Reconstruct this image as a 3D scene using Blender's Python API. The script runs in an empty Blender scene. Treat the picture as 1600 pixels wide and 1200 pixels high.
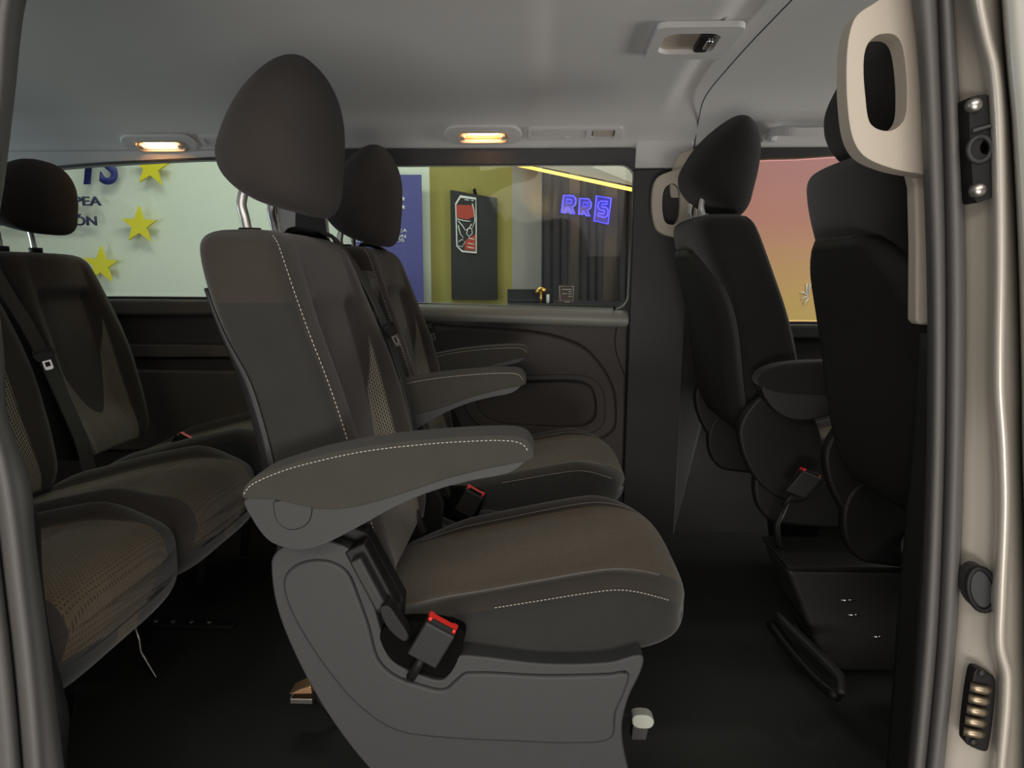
import bpy, bmesh, math, random
from mathutils import Vector, Matrix
from mathutils.geometry import tessellate_polygon
random.seed(4)
scene = bpy.context.scene
COL = scene.collection
R = math.radians

# ------------------------------------------------------------------ camera
CAM = Vector((0, 0, 0.86)); PITCH = R(8.5); YAW = R(2); FPX = 1150.0
cd = bpy.data.cameras.new('camera'); cam = bpy.data.objects.new('camera', cd); COL.objects.link(cam)
cam.location = CAM; cam.rotation_euler = (R(90) - PITCH, 0, YAW)
cd.sensor_fit = 'HORIZONTAL'; cd.sensor_width = 36; cd.lens = 36 * FPX / 1600
cd.clip_start = 0.02; cd.clip_end = 100
scene.camera = cam
scene.view_settings.view_transform = 'Standard'; scene.view_settings.look = 'None'
scene.view_settings.exposure = 0.0; scene.view_settings.gamma = 1.0
scene.view_settings.use_curve_mapping = False

# ------------------------------------------------------------------ world, showroom lamps and added fill lights
w = bpy.data.worlds.new('showroom_air'); scene.world = w; w.use_nodes = True
bgn = w.node_tree.nodes['Background']; bgn.inputs[0].default_value = (0.70, 0.68, 0.68, 1); bgn.inputs[1].default_value = 0.46

def area(name, loc, rot, sx, sy, power, color):
    l = bpy.data.lights.new(name, 'AREA'); l.shape = 'RECTANGLE'; l.size = sx; l.size_y = sy
    l.energy = power; l.color = color
    o = bpy.data.objects.new(name, l); o.location = loc; o.rotation_euler = rot; COL.objects.link(o)
    return o
area('showroom_ceiling_light', (-0.6, -2.2, 2.3), (R(50), 0, R(-4)), 2.6, 0.5, 45, (1.0, 0.93, 0.82))
area('roof_fill_light', (0.1, -2.6, -0.2), (R(108), 0, R(-2)), 2.6, 0.5, 75, (1.0, 0.93, 0.86))  # added low fill outside the door, brightens the van roof from below
area('headliner_fill_light', (3.9, 1.5, 0.35), (R(96), 0, R(90)), 1.8, 0.7, 90, (1.0, 0.98, 0.90))  # added fill ahead of the windscreen, brightens the front headliner
area('headliner_fill_light', (-4.4, 1.4, 0.55), (R(95), 0, R(-90)), 1.8, 0.8, 70, (0.80, 0.88, 1.0))  # added cool fill behind the van, lifts the rear of the headliner
area('showroom_ceiling_light', (1.3, -1.2, 2.4), (R(35), 0, R(10)), 1.6, 0.4, 20, (1.0, 0.93, 0.82))
area('showroom_ceiling_light', (-1.6, 3.9, 2.7), (0, 0, 0), 2.4, 0.4, 45, (0.93, 1.0, 0.86))
area('showroom_ceiling_light', (1.2, 4.2, 2.7), (0, 0, 0), 1.6, 0.4, 22, (1.0, 0.95, 0.85))
area('showroom_ceiling_light', (4.2, 3.3, 2.7), (0, 0, 0), 1.5, 0.6, 60, (1.0, 0.92, 0.88))
area('showroom_ceiling_light', (2.6, 0.2, 2.7), (0, 0, 0), 1.5, 1.0, 30, (0.95, 1.0, 0.9))

# ------------------------------------------------------------------ unprojection, used for measuring
FW = Vector((-math.sin(YAW) * math.cos(PITCH), math.cos(YAW) * math.cos(PITCH), -math.sin(PITCH)))
RT = Vector((math.cos(YAW), math.sin(YAW), 0)); UPV = RT.cross(FW)
def ray(px, py): return FW + RT * ((px - 800) / FPX) - UPV * ((py - 600) / FPX)
def at(px, py, Y):
    d = ray(px, py); return CAM + d * (Y / d.y)
# cross-section (Y, Z) of the far side of the van: wall, window band, cove, roof
PROF = [(2.42, -0.05), (2.40, 0.74), (2.275, 1.225), (2.25, 1.25), (2.20, 1.275), (2.12, 1.305), (2.0, 1.328), (1.8, 1.343), (1.5, 1.352), (1.2, 1.352), (0.97, 1.335), (0.88, 1.30), (0.83, 1.25)]
def on(px, py, off=0.0):
    """where the sight line meets the van's far side or roof, pulled 'off' metres into the cabin"""
    d = ray(px, py)
    best = None
    for (y0, z0), (y1, z1) in zip(PROF, PROF[1:]):
        # (C.y + t d.y, C.z + t d.z) on the segment
        ex, ez = y1 - y0, z1 - z0
        det = d.y * (-ez) - d.z * (-ex)
        if abs(det) < 1e-9: continue
        bx, bz = y0 - CAM.y, z0 - CAM.z
        t = (bx * (-ez) - bz * (-ex)) / det
        s = (d.y * bz - d.z * bx) / det
        if t > 0.3 and -0.001 <= s <= 1.001 and (best is None or t < best[0]):
            n = Vector((0, -ez, ex)).normalized()
            if n.y > 0 and n.z > 0: n = -n
            if n.y > 0: n = -n
            best = (t, n)
    if best is None: return at(px, py, 2.4)
    return CAM + d * best[0] + best[1] * off

# ------------------------------------------------------------------ materials
def newmat(name):
    m = bpy.data.materials.new(name); m.use_nodes = True
    nt = m.node_tree; b = nt.nodes['Principled BSDF']
    return m, nt, b
def N(nt, t, **kw):
    n = nt.nodes.new(t)
    for k, v in kw.items(): setattr(n, k, v)
    return n
def bump(nt, b, height, strength, dist=0.001):
    bn = N(nt, 'ShaderNodeBump'); bn.inputs['Strength'].default_value = strength; bn.inputs['Distance'].default_value = dist
    nt.links.new(height, bn.inputs['Height']); nt.links.new(bn.outputs[0], b.inputs['Normal'])
def simple(name, col, rough=0.6, metal=0.0, noise=0.0, nscale=60.0, bstr=0.0, bscale=600.0, spec=0.5, sheen=0.0, coat=0.0):
    m, nt, b = newmat(name)
    b.inputs['Base Color'].default_value = (*col, 1); b.inputs['Roughness'].default_value = rough
    b.inputs['Metallic'].default_value = metal; b.inputs['Specular IOR Level'].default_value = spec
    if sheen: b.inputs['Sheen Weight'].default_value = sheen; b.inputs['Sheen Roughness'].default_value = 0.6
    if coat: b.inputs['Coat Weight'].default_value = coat; b.inputs['Coat Roughness'].default_value = 0.08
    tc = N(nt, 'ShaderNodeTexCoord')
    if noise:
        n = N(nt, 'ShaderNodeTexNoise'); n.inputs['Scale'].default_value = nscale; n.inputs['Detail'].default_value = 3
        nt.links.new(tc.outputs['Object'], n.inputs['Vector'])
        mx = N(nt, 'ShaderNodeMix', data_type='RGBA')
        mx.inputs['A'].default_value = (*[c * (1 - noise) for c in col], 1); mx.inputs['B'].default_value = (*[min(1, c * (1 + noise)) for c in col], 1)
        nt.links.new(n.outputs[0], mx.inputs['Factor']); nt.links.new(mx.outputs['Result'], b.inputs['Base Color'])
    if bstr:
        n2 = N(nt, 'ShaderNodeTexNoise'); n2.inputs['Scale'].default_value = bscale; n2.inputs['Detail'].default_value = 2
        nt.links.new(tc.outputs['Object'], n2.inputs['Vector']); bump(nt, b, n2.outputs[0], bstr)
    return m
def emit(name, col, strength):
    m, nt, b = newmat(name)
    b.inputs['Base Color'].default_value = (*col, 1)
    b.inputs['Emission Color'].default_value = (*col, 1); b.inputs['Emission Strength'].default_value = strength
    return m
def math1(nt, op, a, bb=None, clamp=False):
    n = N(nt, 'ShaderNodeMath', operation=op); n.use_clamp = clamp
    for i, v in enumerate((a, bb)):
        if v is None: continue
        if isinstance(v, (int, float)): n.inputs[i].default_value = v
        else: nt.links.new(v, n.inputs[i])
    return n.outputs[0]
def ramp(nt, v, lo, hi):
    n = N(nt, 'ShaderNodeMapRange', interpolation_type='SMOOTHSTEP')
    nt.links.new(v, n.inputs['Value']); n.inputs['From Min'].default_value = lo; n.inputs['From Max'].default_value = hi
    return n.outputs[0]

def fabric_pair(name, plain, side, woven, kind):
    """seat cover: woven insert, plain bolsters, darker side panels; UV.x runs around the pad (0 middle of the face, 1 edge, 2 back), UV.y along it"""
    m, nt, b = newmat(name)
    b.inputs['Roughness'].default_value = 0.92; b.inputs['Specular IOR Level'].default_value = 0.2
    b.inputs['Sheen Weight'].default_value = 0.18; b.inputs['Sheen Roughness'].default_value = 0.5
    uv = N(nt, 'ShaderNodeUVMap'); sp = N(nt, 'ShaderNodeSeparateXYZ'); nt.links.new(uv.outputs[0], sp.inputs[0])
    au = math1(nt, 'ABSOLUTE', sp.outputs[0]); v = sp.outputs[1]
    tc = N(nt, 'ShaderNodeTexCoord')
    so = N(nt, 'ShaderNodeSeparateXYZ'); nt.links.new(tc.outputs['Object'], so.inputs[0])
    nz = N(nt, 'ShaderNodeTexNoise'); nz.inputs['Scale'].default_value = 14; nz.inputs['Detail'].default_value = 4; nt.links.new(tc.outputs['Object'], nz.inputs['Vector'])
    fz = N(nt, 'ShaderNodeTexNoise'); fz.inputs['Scale'].default_value = 700; nt.links.new(tc.outputs['Object'], fz.inputs['Vector'])
    # woven thread pattern: small offset bricks along object y / length
    br = N(nt, 'ShaderNodeTexBrick'); br.offset = 0.5
    cb = N(nt, 'ShaderNodeCombineXYZ')
    lng = so.outputs[2] if kind == 'back' else so.outputs[0]
    nt.links.new(so.outputs[1], cb.inputs[1]); nt.links.new(lng, cb.inputs[0])
    nt.links.new(cb.outputs[0], br.inputs['Vector'])
    br.inputs['Scale'].default_value = 1.0; br.inputs['Brick Width'].default_value = 0.0075; br.inputs['Row Height'].default_value = 0.0042
    br.inputs['Mortar Size'].default_value = 0.0009; br.inputs['Mortar Smooth'].default_value = 0.4
    hi = woven[1]; lo = woven[0]
    if kind == 'back':
        br.inputs['Color1'].default_value = (*lo, 1); br.inputs['Color2'].default_value = (*lo, 1); br.inputs['Mortar'].default_value = (*hi, 1)
    else:
        br.inputs['Color1'].default_value = (*hi, 1); br.inputs['Color2'].default_value = (*[h * 0.85 for h in hi], 1); br.inputs['Mortar'].default_value = (*lo, 1)
    if kind == 'back':
        win = math1(nt, 'MULTIPLY', math1(nt, 'POWER', math1(nt, 'DIVIDE', math1(nt, 'MAXIMUM', math1(nt, 'SUBTRACT', v, 0.49), 0.0), 0.26), 0.5), 0.62)
        wm = math1(nt, 'MULTIPLY', ramp(nt, math1(nt, 'SUBTRACT', au, win), -0.012, 0.012), math1(nt, 'SUBTRACT', 1.0, ramp(nt, au, 0.60, 0.625)))
        sidef = math1(nt, 'MULTIPLY', ramp(nt, au, 0.985, 1.0), math1(nt, 'SUBTRACT', 1.0, ramp(nt, v, 0.818, 0.824)))
    else:
        wm = math1(nt, 'SUBTRACT', 1.0, ramp(nt, au, 0.655, 0.675))
        sidef = ramp(nt, au, 0.985, 1.0)
    m1 = N(nt, 'ShaderNodeMix', data_type='RGBA'); m1.inputs['A'].default_value = (*plain, 1); m1.inputs['B'].default_value = (*side, 1); nt.links.new(sidef, m1.inputs['Factor'])
    m2 = N(nt, 'ShaderNodeMix', data_type='RGBA'); nt.links.new(m1.outputs['Result'], m2.inputs['A']); nt.links.new(br.outputs[0], m2.inputs['B']); nt.links.new(wm, m2.inputs['Factor'])
    m3 = N(nt, 'ShaderNodeMix', data_type='RGBA', blend_type='MULTIPLY'); m3.inputs['Factor'].default_value = 0.5
    nt.links.new(m2.outputs['Result'], m3.inputs['A'])
    sc = N(nt, 'ShaderNodeMapRange'); nt.links.new(nz.outputs[0], sc.inputs['Value']); sc.inputs['To Min'].default_value = 0.6; sc.inputs['To Max'].default_value = 1.3
    nt.links.new(sc.outputs[0], m3.inputs['B'])
    nt.links.new(m3.outputs['Result'], b.inputs['Base Color'])
    hgt = math1(nt, 'ADD', math1(nt, 'MULTIPLY', math1(nt, 'MULTIPLY', br.outputs['Fac'], wm), -0.8), math1(nt, 'MULTIPLY', fz.outputs[0], 0.5))
    bump(nt, b, hgt, 0.5, 0.0008)
    return m

PLAIN = (0.040, 0.0335, 0.029); SIDE = (0.026, 0.027, 0.025); WLO = (0.075, 0.058, 0.042); WHI = (0.23, 0.205, 0.165)
M = {}
M['back'] = fabric_pair('backrest_fabric', PLAIN, SIDE, ((0.05, 0.042, 0.034), (0.30, 0.27, 0.22)), 'back')
M['cush'] = fabric_pair('cushion_fabric', PLAIN, SIDE, ((0.060, 0.045, 0.030), (0.150, 0.112, 0.072)), 'cushion')
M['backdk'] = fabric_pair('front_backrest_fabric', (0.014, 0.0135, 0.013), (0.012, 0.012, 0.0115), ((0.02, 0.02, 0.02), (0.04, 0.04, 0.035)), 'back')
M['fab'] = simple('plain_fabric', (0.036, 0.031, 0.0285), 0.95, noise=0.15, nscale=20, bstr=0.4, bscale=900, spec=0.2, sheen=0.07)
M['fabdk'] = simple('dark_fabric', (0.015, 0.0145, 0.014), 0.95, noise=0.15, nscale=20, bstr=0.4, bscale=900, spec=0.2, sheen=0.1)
M['armfab'] = simple('armrest_fabric', (0.046, 0.043, 0.038), 0.95, noise=0.12, nscale=25, bstr=0.4, bscale=900, spec=0.2, sheen=0.07)
M['plas'] = simple('grey_plastic', (0.038, 0.0395, 0.040), 0.55, bstr=0.25, bscale=1200, spec=0.4)
M['plasdk'] = simple('dark_plastic', (0.020, 0.020, 0.020), 0.5, bstr=0.25, bscale=1200, spec=0.4)
M['black'] = simple('black_plastic', (0.010, 0.010, 0.010), 0.5, spec=0.25)
M['trim'] = simple('dark_side_trim', (0.048, 0.041, 0.038), 0.55, bstr=0.2, bscale=900, spec=0.35)
M['belt'] = simple('belt_webbing', (0.030, 0.028, 0.028), 0.7, bstr=0.5, bscale=1500)
M['chrome'] = simple('chrome', (0.8, 0.8, 0.8), 0.15, metal=1.0)
M['hole'] = simple('pocket_shade_black', (0.004, 0.004, 0.004), 0.9, spec=0.05)
M['ribs'] = simple('lamplit_rear_trim', (0.085, 0.070, 0.060), 0.5, bstr=0.2, bscale=900)  # side trim in a lighter colour, so the ribs look lit by the lamp
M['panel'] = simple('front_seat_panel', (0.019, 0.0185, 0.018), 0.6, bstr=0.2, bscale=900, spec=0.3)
M['brassd'] = simple('worn_brass', (0.38, 0.31, 0.22), 0.4, metal=0.9)
M['post'] = simple('satin_chrome', (0.85, 0.84, 0.82), 0.32, metal=0.85)
M['steel'] = simple('steel', (0.45, 0.43, 0.40), 0.35, metal=1.0)
M['red'] = simple('red_plastic', (0.85, 0.03, 0.02), 0.35)
M['thread'] = simple('stitching_thread', (0.55, 0.52, 0.47), 0.8)
M['thread2'] = simple('grey_thread', (0.22, 0.20, 0.18), 0.8)
M['head'] = simple('headliner_cloth', (0.56, 0.55, 0.55), 0.95, noise=0.03, nscale=300, bstr=0.3, bscale=1500, spec=0.15)
M['beige'] = simple('beige_plastic', (0.46, 0.405, 0.34), 0.55, bstr=0.15, bscale=1200)
M['rubber'] = simple('door_seal_rubber', (0.105, 0.10, 0.097), 0.6, bstr=0.5, bscale=700, spec=0.4)
M['rubdk'] = simple('black_rubber', (0.03, 0.03, 0.032), 0.6, bstr=0.3, bscale=700)
M['paint'] = simple('champagne_paint', (0.54, 0.50, 0.44), 0.32, metal=0.25, noise=0.04, nscale=900, coat=0.7)
M['floor'] = simple('floor_covering', (0.018, 0.019, 0.017), 0.85, noise=0.25, nscale=120, bstr=0.4, bscale=500)
M['white'] = simple('white_wall_paint', (0.70, 0.74, 0.66), 0.8, noise=0.02, nscale=8)
M['yellow'] = simple('yellow_wall_paint', (0.34, 0.30, 0.09), 0.85, noise=0.05, nscale=5)
M['grey'] = simple('grey_wall_paint', (0.34, 0.32, 0.315), 0.85, noise=0.05, nscale=5)
M['conc'] = simple('showroom_floor', (0.22, 0.22, 0.21), 0.5, noise=0.15, nscale=3)
M['curtain'] = simple('dark_curtain', (0.035, 0.033, 0.042), 0.9, noise=0.2, nscale=20)
M['banner'] = simple('blue_banner', (0.085, 0.085, 0.30), 0.6)
M['navy'] = simple('navy_letters', (0.03, 0.035, 0.10), 0.5)
M['navy2'] = simple('blue_letters', (0.03, 0.04, 0.22), 0.5)
M['star'] = simple('yellow_star', (0.75, 0.66, 0.02), 0.5)
M['white_ink'] = simple('white_print', (0.8, 0.8, 0.8), 0.6)
M['red_ink'] = simple('red_print', (0.45, 0.06, 0.04), 0.6)
M['board'] = simple('black_board', (0.022, 0.022, 0.024), 0.6)
M['neon'] = emit('neon_blue', (0.035, 0.03, 1.0), 7.0)
M['neonb'] = simple('neon_glow_backing', (0.01, 0.01, 0.25), 0.2)  # blue in this colour stands for the tubes' glow on the backing
M['led'] = emit('amber_led', (1.0, 0.62, 0.12), 2.5)
M['lamp'] = emit('lamp_warm', (1.0, 0.72, 0.45), 2.6)
M['gold'] = simple('gold', (0.8, 0.5, 0.15), 0.3, metal=1.0)
M['lens'] = simple('lamp_lens', (0.50, 0.26, 0.10), 0.5)
M['paper'] = simple('cardboard', (0.30, 0.22, 0.2), 0.7)
M['doorskin'] = simple('champagne_body_panel', (0.36, 0.355, 0.32), 0.4, metal=0.3, coat=0.5)

def glass_mat():
    m = bpy.data.materials.new('window_glass'); m.use_nodes = True; nt = m.node_tree
    nt.nodes.clear(); out = N(nt, 'ShaderNodeOutputMaterial')
    tr = N(nt, 'ShaderNodeBsdfTransparent'); tr.inputs[0].default_value = (0.80, 0.84, 0.80, 1)
    gl = N(nt, 'ShaderNodeBsdfGlossy'); gl.inputs['Roughness'].default_value = 0.02
    fr = N(nt, 'ShaderNodeFresnel'); fr.inputs[0].default_value = 1.5
    mx = N(nt, 'ShaderNodeMixShader'); nt.links.new(fr.outputs[0], mx.inputs[0]); nt.links.new(tr.outputs[0], mx.inputs[1]); nt.links.new(gl.outputs[0], mx.inputs[2])
    nt.links.new(mx.outputs[0], out.inputs[0]); return m
M['glass'] = glass_mat()
def mural_mat():
    m, nt, b = newmat('sunset_mural'); tc = N(nt, 'ShaderNodeTexCoord'); sp = N(nt, 'ShaderNodeSeparateXYZ')
    nt.links.new(tc.outputs['Object'], sp.inputs[0])
    cr = N(nt, 'ShaderNodeValToRGB'); e = cr.color_ramp.elements
    e[0].position = 0; e[0].color = (0.85, 0.62, 0.20, 1); e[1].position = 1; e[1].color = (0.50, 0.24, 0.28, 1)
    x = cr.color_ramp.elements.new(0.28); x.color = (0.80, 0.50, 0.20, 1)
    x = cr.color_ramp.elements.new(0.62); x.color = (0.62, 0.28, 0.25, 1)
    mr = N(nt, 'ShaderNodeMapRange'); nt.links.new(sp.outputs[2], mr.inputs[0]); mr.inputs[1].default_value = 0.30; mr.inputs[2].default_value = 1.75
    nt.links.new(mr.outputs[0], cr.inputs[0]); nt.links.new(cr.outputs[0], b.inputs[0]); b.inputs['Roughness'].default_value = 0.8
    return m
M['mural'] = mural_mat()

# ------------------------------------------------------------------ mesh helpers
def link(name, me, mat=None, parent=None, smooth=True):
    o = bpy.data.objects.new(name, me); COL.objects.link(o)
    if mat: me.materials.append(mat)
    if smooth:
        for p in me.polygons: p.use_smooth = True
    if parent: o.parent = parent
    return o
def mesh(name, verts, faces, mat=None, parent=None, smooth=True, uvs=None):
    me = bpy.data.meshes.new(name); me.from_pydata([tuple(v) for v in verts], [], faces); me.update()
    bm = bmesh.new(); bm.from_mesh(me)
    if uvs is None: bmesh.ops.recalc_face_normals(bm, faces=bm.faces)
    bm.to_mesh(me); bm.free()
    if uvs is not None:
        ul = me.uv_layers.new(name='UVMap')
        for l in me.loops: ul.data[l.index].uv = uvs[l.vertex_index]
    return link(name, me, mat, parent, smooth)
def thing(name, label, cat, loc=(0, 0, 0), group=None, rot=(0, 0, 0)):
    o = bpy.data.objects.new(name, None); COL.objects.link(o); o.location = loc; o.rotation_euler = rot
    o.empty_display_size = 0.05
    tag(o, label, cat, group); return o
def tag(o, label=None, cat=None, group=None, kind=None):
    if label: o['label'] = label
    if cat: o['category'] = cat
    if group: o['group'] = group
    if kind: o['kind'] = kind
    return o
def struct(o): o['kind'] = 'structure'; return o
def bev(o, width, seg=3, ang=35):
    b = o.modifiers.new('bevel', 'BEVEL'); b.width = width; b.segments = seg; b.limit_method = 'ANGLE'; b.angle_limit = R(ang); b.harden_normals = True
    return o
def catmull(pts, n, closed=True):
    out = []; L = len(pts); rng = range(L) if closed else range(L - 1)
    for i in rng:
        if closed: p0, p1, p2, p3 = pts[i - 1], pts[i], pts[(i + 1) % L], pts[(i + 2) % L]
        else: p0, p1, p2, p3 = pts[max(i - 1, 0)], pts[i], pts[i + 1], pts[min(i + 2, L - 1)]
        d1 = max(math.dist(p1, p2), 1e-9); d0 = max(math.dist(p0, p1), 1e-9); d2 = max(math.dist(p2, p3), 1e-9)
        for k in range(n):
            t = k / n
            r = []
            for a, b_, c, d in zip(p0, p1, p2, p3):
                m1 = (c - a) / (d0 + d1) * d1; m2 = (d - b_) / (d1 + d2) * d1
                if p0 is p1: m1 = (c - b_)
                if p3 is p2: m2 = (c - b_)
                h = 2 * t**3 - 3 * t**2 + 1, t**3 - 2 * t**2 + t, -2 * t**3 + 3 * t**2, t**3 - t**2
                r.append(h[0] * b_ + h[1] * m1 + h[2] * c + h[3] * m2)
            out.append(tuple(r))
    if not closed: out.append(tuple(pts[-1]))
    return out
def prism(name, outer, holes, a, b_, mapf, mat, parent=None, bevel=0.0, seg=3):
    """flat shape (2-D outline with holes) from depth a to depth b_, placed by mapf(u, v, depth)"""
    loops = [list(outer)] + [list(h) for h in holes]
    flat = [p for l in loops for p in l]
    n = len(flat); tris = []
    if holes:
        bm = bmesh.new(); bv = [bm.verts.new((p[0], p[1], 0)) for p in flat]; s = 0; ee = []
        for l in loops:
            k = len(l); ee += [bm.edges.new((bv[s + i], bv[s + (i + 1) % k])) for i in range(k)]; s += k
        bm.verts.index_update(); bmesh.ops.triangle_fill(bm, edges=ee, use_beauty=True, normal=(0, 0, 1))
        tris = [tuple(v.index for v in f.verts) for f in bm.faces]; bm.free()
    vs = [mapf(p[0], p[1], a) for p in flat] + [mapf(p[0], p[1], b_) for p in flat]
    fs = [tuple(t) for t in tris] + [tuple(i + n for i in reversed(t)) for t in tris]
    if not holes:
        fs = [tuple(range(n)), tuple(range(2 * n - 1, n - 1, -1))]
    s = 0
    for l in loops:
        k = len(l)
        for i in range(k): fs.append((s + i, s + (i + 1) % k, n + s + (i + 1) % k, n + s + i))
        s += k
    o = mesh(name, vs, fs, mat, parent, smooth=bevel > 0)
    if bevel: bev(o, bevel, seg)
    return o
XZ = lambda u, v, d: (u, d, v)
def side_plate(name, pts, y0, y1, mat, parent=None, bevel=0.004, n=0, holes=(), seg=3):
    if n: pts = catmull(pts, n)
    return prism(name, pts, holes, y0, y1, XZ, mat, parent, bevel, seg)
def box(name, lo, hi, mat, parent=None, bevel=0.003, rotm=None, seg=2):
    x0, y0, z0 = lo; x1, y1, z1 = hi
    vs = [Vector(p) for p in ((x0, y0, z0), (x1, y0, z0), (x1, y1, z0), (x0, y1, z0), (x0, y0, z1), (x1, y0, z1), (x1, y1, z1), (x0, y1, z1))]
    if rotm is not None: vs = [rotm @ v for v in vs]
    o = mesh(name, vs, [(0, 1, 2, 3), (4, 5, 6, 7), (0, 1, 5, 4), (1, 2, 6, 5), (2, 3, 7, 6), (3, 0, 4, 7)], mat, parent, smooth=bevel > 0)
    if bevel: bev(o, bevel, seg)
    return o
def tube_data(path, r, seg=10, closed=False):
    path = [Vector(p) for p in path]; n = len(path); vs = []; fs = []
    up = None
    for i, p in enumerate(path):
        if closed: t = path[(i + 1) % n] - path[i - 1]
        else: t = path[min(i + 1, n - 1)] - path[max(i - 1, 0)]
        t.normalize()
        if up is None:
            up = Vector((0, 0, 1)) if abs(t.z) < 0.9 else Vector((0, 1, 0))
        s = t.cross(up).normalized(); up = s.cross(t).normalized()
        rr = r(i / max(1, n - 1)) if callable(r) else r
        for k in range(seg):
            a = 2 * math.pi * k / seg; vs.append(p + s * math.cos(a) * rr + up * math.sin(a) * rr)
    m = n if closed else n - 1
    for i in range(m):
        j = (i + 1) % n
        for k in range(seg): fs.append((i * seg + k, i * seg + (k + 1) % seg, j * seg + (k + 1) % seg, j * seg + k))
    if not closed:
        fs.append(tuple(range(seg - 1, -1, -1))); fs.append(tuple((n - 1) * seg + k for k in range(seg)))
    return vs, fs
def tube(name, path, r, mat, parent=None, seg=10, closed=False, smoothn=0):
    if smoothn: path = catmull([tuple(p) for p in path], smoothn, closed)
    vs, fs = tube_data(path, r, seg, closed); return mesh(name, vs, fs, mat, parent)
def merge(lst):
    V = []; Fc = []
    for vs, fs in lst:
        o = len(V); V += list(vs); Fc += [tuple(i + o for i in f) for f in fs]
    return V, Fc
def resample(path, step):
    path = [Vector(p) for p in path]; out = [path[0]]; acc = 0
    for a, b_ in zip(path, path[1:]):
        L = (b_ - a).length
        while acc + L >= step:
            t = (step - acc) / L; a = a.lerp(b_, t); out.append(a.copy()); L = (b_ - a).length; acc = 0
            if L < 1e-9: break
        acc += L
    return out
def stitching(name, path, mat, parent, dash=0.0042, gap=0.0022, r=0.0008):
    pts = resample(path, dash + gap); parts = []
    for a, b_ in zip(pts, pts[1:]):
        e = a.lerp(b_, dash / (dash + gap)); parts.append(tube_data([a, a.lerp(e, .15), a.lerp(e, .85), e], lambda t: r * (0.5 if t in (0, 1) else 1), 5))
    V, Fc = merge(parts)
    return mesh(name, V, Fc, mat, parent)
def strap(name, path, width, mat, parent, wdir=(0, 1, 0), thick=0.0015, n=6):
    path = catmull([tuple(p) for p in path], n, False) if n else path
    path = [Vector(p) for p in path]; vs = []; fs = []
    for i, p in enumerate(path):
        t = (path[min(i + 1, len(path) - 1)] - path[max(i - 1, 0)]).normalized()
        wv = Vector(wdir); wv = (wv - t * wv.dot(t)).normalized(); nn = t.cross(wv)
        for a, c in ((-1, -1), (1, -1), (1, 1), (-1, 1)): vs.append(p + wv * width * 0.5 * a + nn * thick * c)
    for i in range(len(path) - 1):
        for k in range(4): fs.append((i * 4 + k, i * 4 + (k + 1) % 4, (i + 1) * 4 + (k + 1) % 4, (i + 1) * 4 + k))
    fs.append((3, 2, 1, 0)); q = (len(path) - 1) * 4; fs.append((q, q + 1, q + 2, q + 3))
    return mesh(name, vs, fs, mat, parent, smooth=False)
def interp(st, n):
    """station rows -> n rows per interval, smooth; first column is the running coordinate"""
    return catmull(st, n, False)
def spow(c, p): return math.copysign(abs(c) ** p, c)
def sstep(x, a, b_):
    t = min(1, max(0, (x - a) / (b_ - a))); return t * t * (3 - 2 * t)
def grid_mesh(name, rings, uvrings, mat, parent, capuv=(2, 0)):
    n = len(rings[0]); vs = [p for r_ in rings for p in r_]; uvs = [u for r_ in uvrings for u in r_]; fs = []
    for i in range(len(rings) - 1):
        for k in range(n): fs.append((i * n + k, i * n + (k + 1) % n, (i + 1) * n + (k + 1) % n, (i + 1) * n + k))
    fs.append(tuple(range(n - 1, -1, -1))); fs.append(tuple((len(rings) - 1) * n + k for k in range(n)))
    o = mesh(name, vs, fs, mat, parent, uvs=uvs)
    bm = bmesh.new(); bm.from_mesh(o.data); bmesh.ops.recalc_face_normals(bm, faces=bm.faces); bm.to_mesh(o.data); bm.free()
    for p in o.data.polygons: p.use_smooth = True
    return o
def dup(root, loc=None):
    r_ = root.copy(); COL.objects.link(r_)
    if loc is not None: r_.location = loc
    for ch in root.children:
        c = ch.copy(); COL.objects.link(c); c.parent = r_
        for g in ch.children:
            d = g.copy(); COL.objects.link(d); d.parent = c
    return r_

# ------------------------------------------------------------------ seat parts
# backrest rows: z, back x, bolster x, centre x, half width
BACK = [(0.395, -0.350, -0.215, -0.225, 0.190), (0.43, -0.368, -0.212, -0.232, 0.208), (0.50, -0.385, -0.226, -0.258, 0.224), (0.57, -0.397, -0.243, -0.280, 0.231),
        (0.64, -0.408, -0.260, -0.297, 0.233), (0.71, -0.426, -0.282, -0.311, 0.231), (0.78, -0.452, -0.308, -0.328, 0.226), (0.84, -0.474, -0.330, -0.343, 0.217),
        (0.88, -0.485, -0.345, -0.353, 0.208), (0.903, -0.488, -0.356, -0.362, 0.198), (0.916, -0.482, -0.370, -0.374, 0.184), (0.923, -0.466, -0.390, -0.392, 0.160), (0.926, -0.445, -0.415, -0.415, 0.10)]
def back_point(row, th, off=0.0):
    z, xb, xf, xc, w_ = row
    p = 0.40
    c, s = math.cos(th), math.sin(th)
    yn = spow(c, p); sn = spow(s, p)
    if s >= 0:
        xm = (xb + xf) / 2
        fr = xc + (xf - xc) * sstep(abs(yn), 0.50, 0.82)
        fr -= 0.016 * (1 - sstep(abs(yn), 0.48, 0.60)) * (1 - sstep(z, 0.805, 0.832)) * sstep(z, 0.44, 0.52)
        depth = sstep(z, 0.43, 0.5) * (1 - sstep(z, 0.86, 0.91))
        groove = 0.0035 * math.exp(-((abs(yn) - 0.62) / 0.022) ** 2) * depth
        x = xm + sn * (fr - xm) - groove * (1 if s > 0.3 else 0)
    else:
        xm = (xb + xf) / 2; bulge = -0.012 * (1 - yn * yn)
        x = xm + (-sn) * (xb + bulge - xm)
    k = 1 + off / max(w_, .05)
    return (x + off * (sn if abs(sn) > .3 else 0), yn * w_ * k, z)
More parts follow.
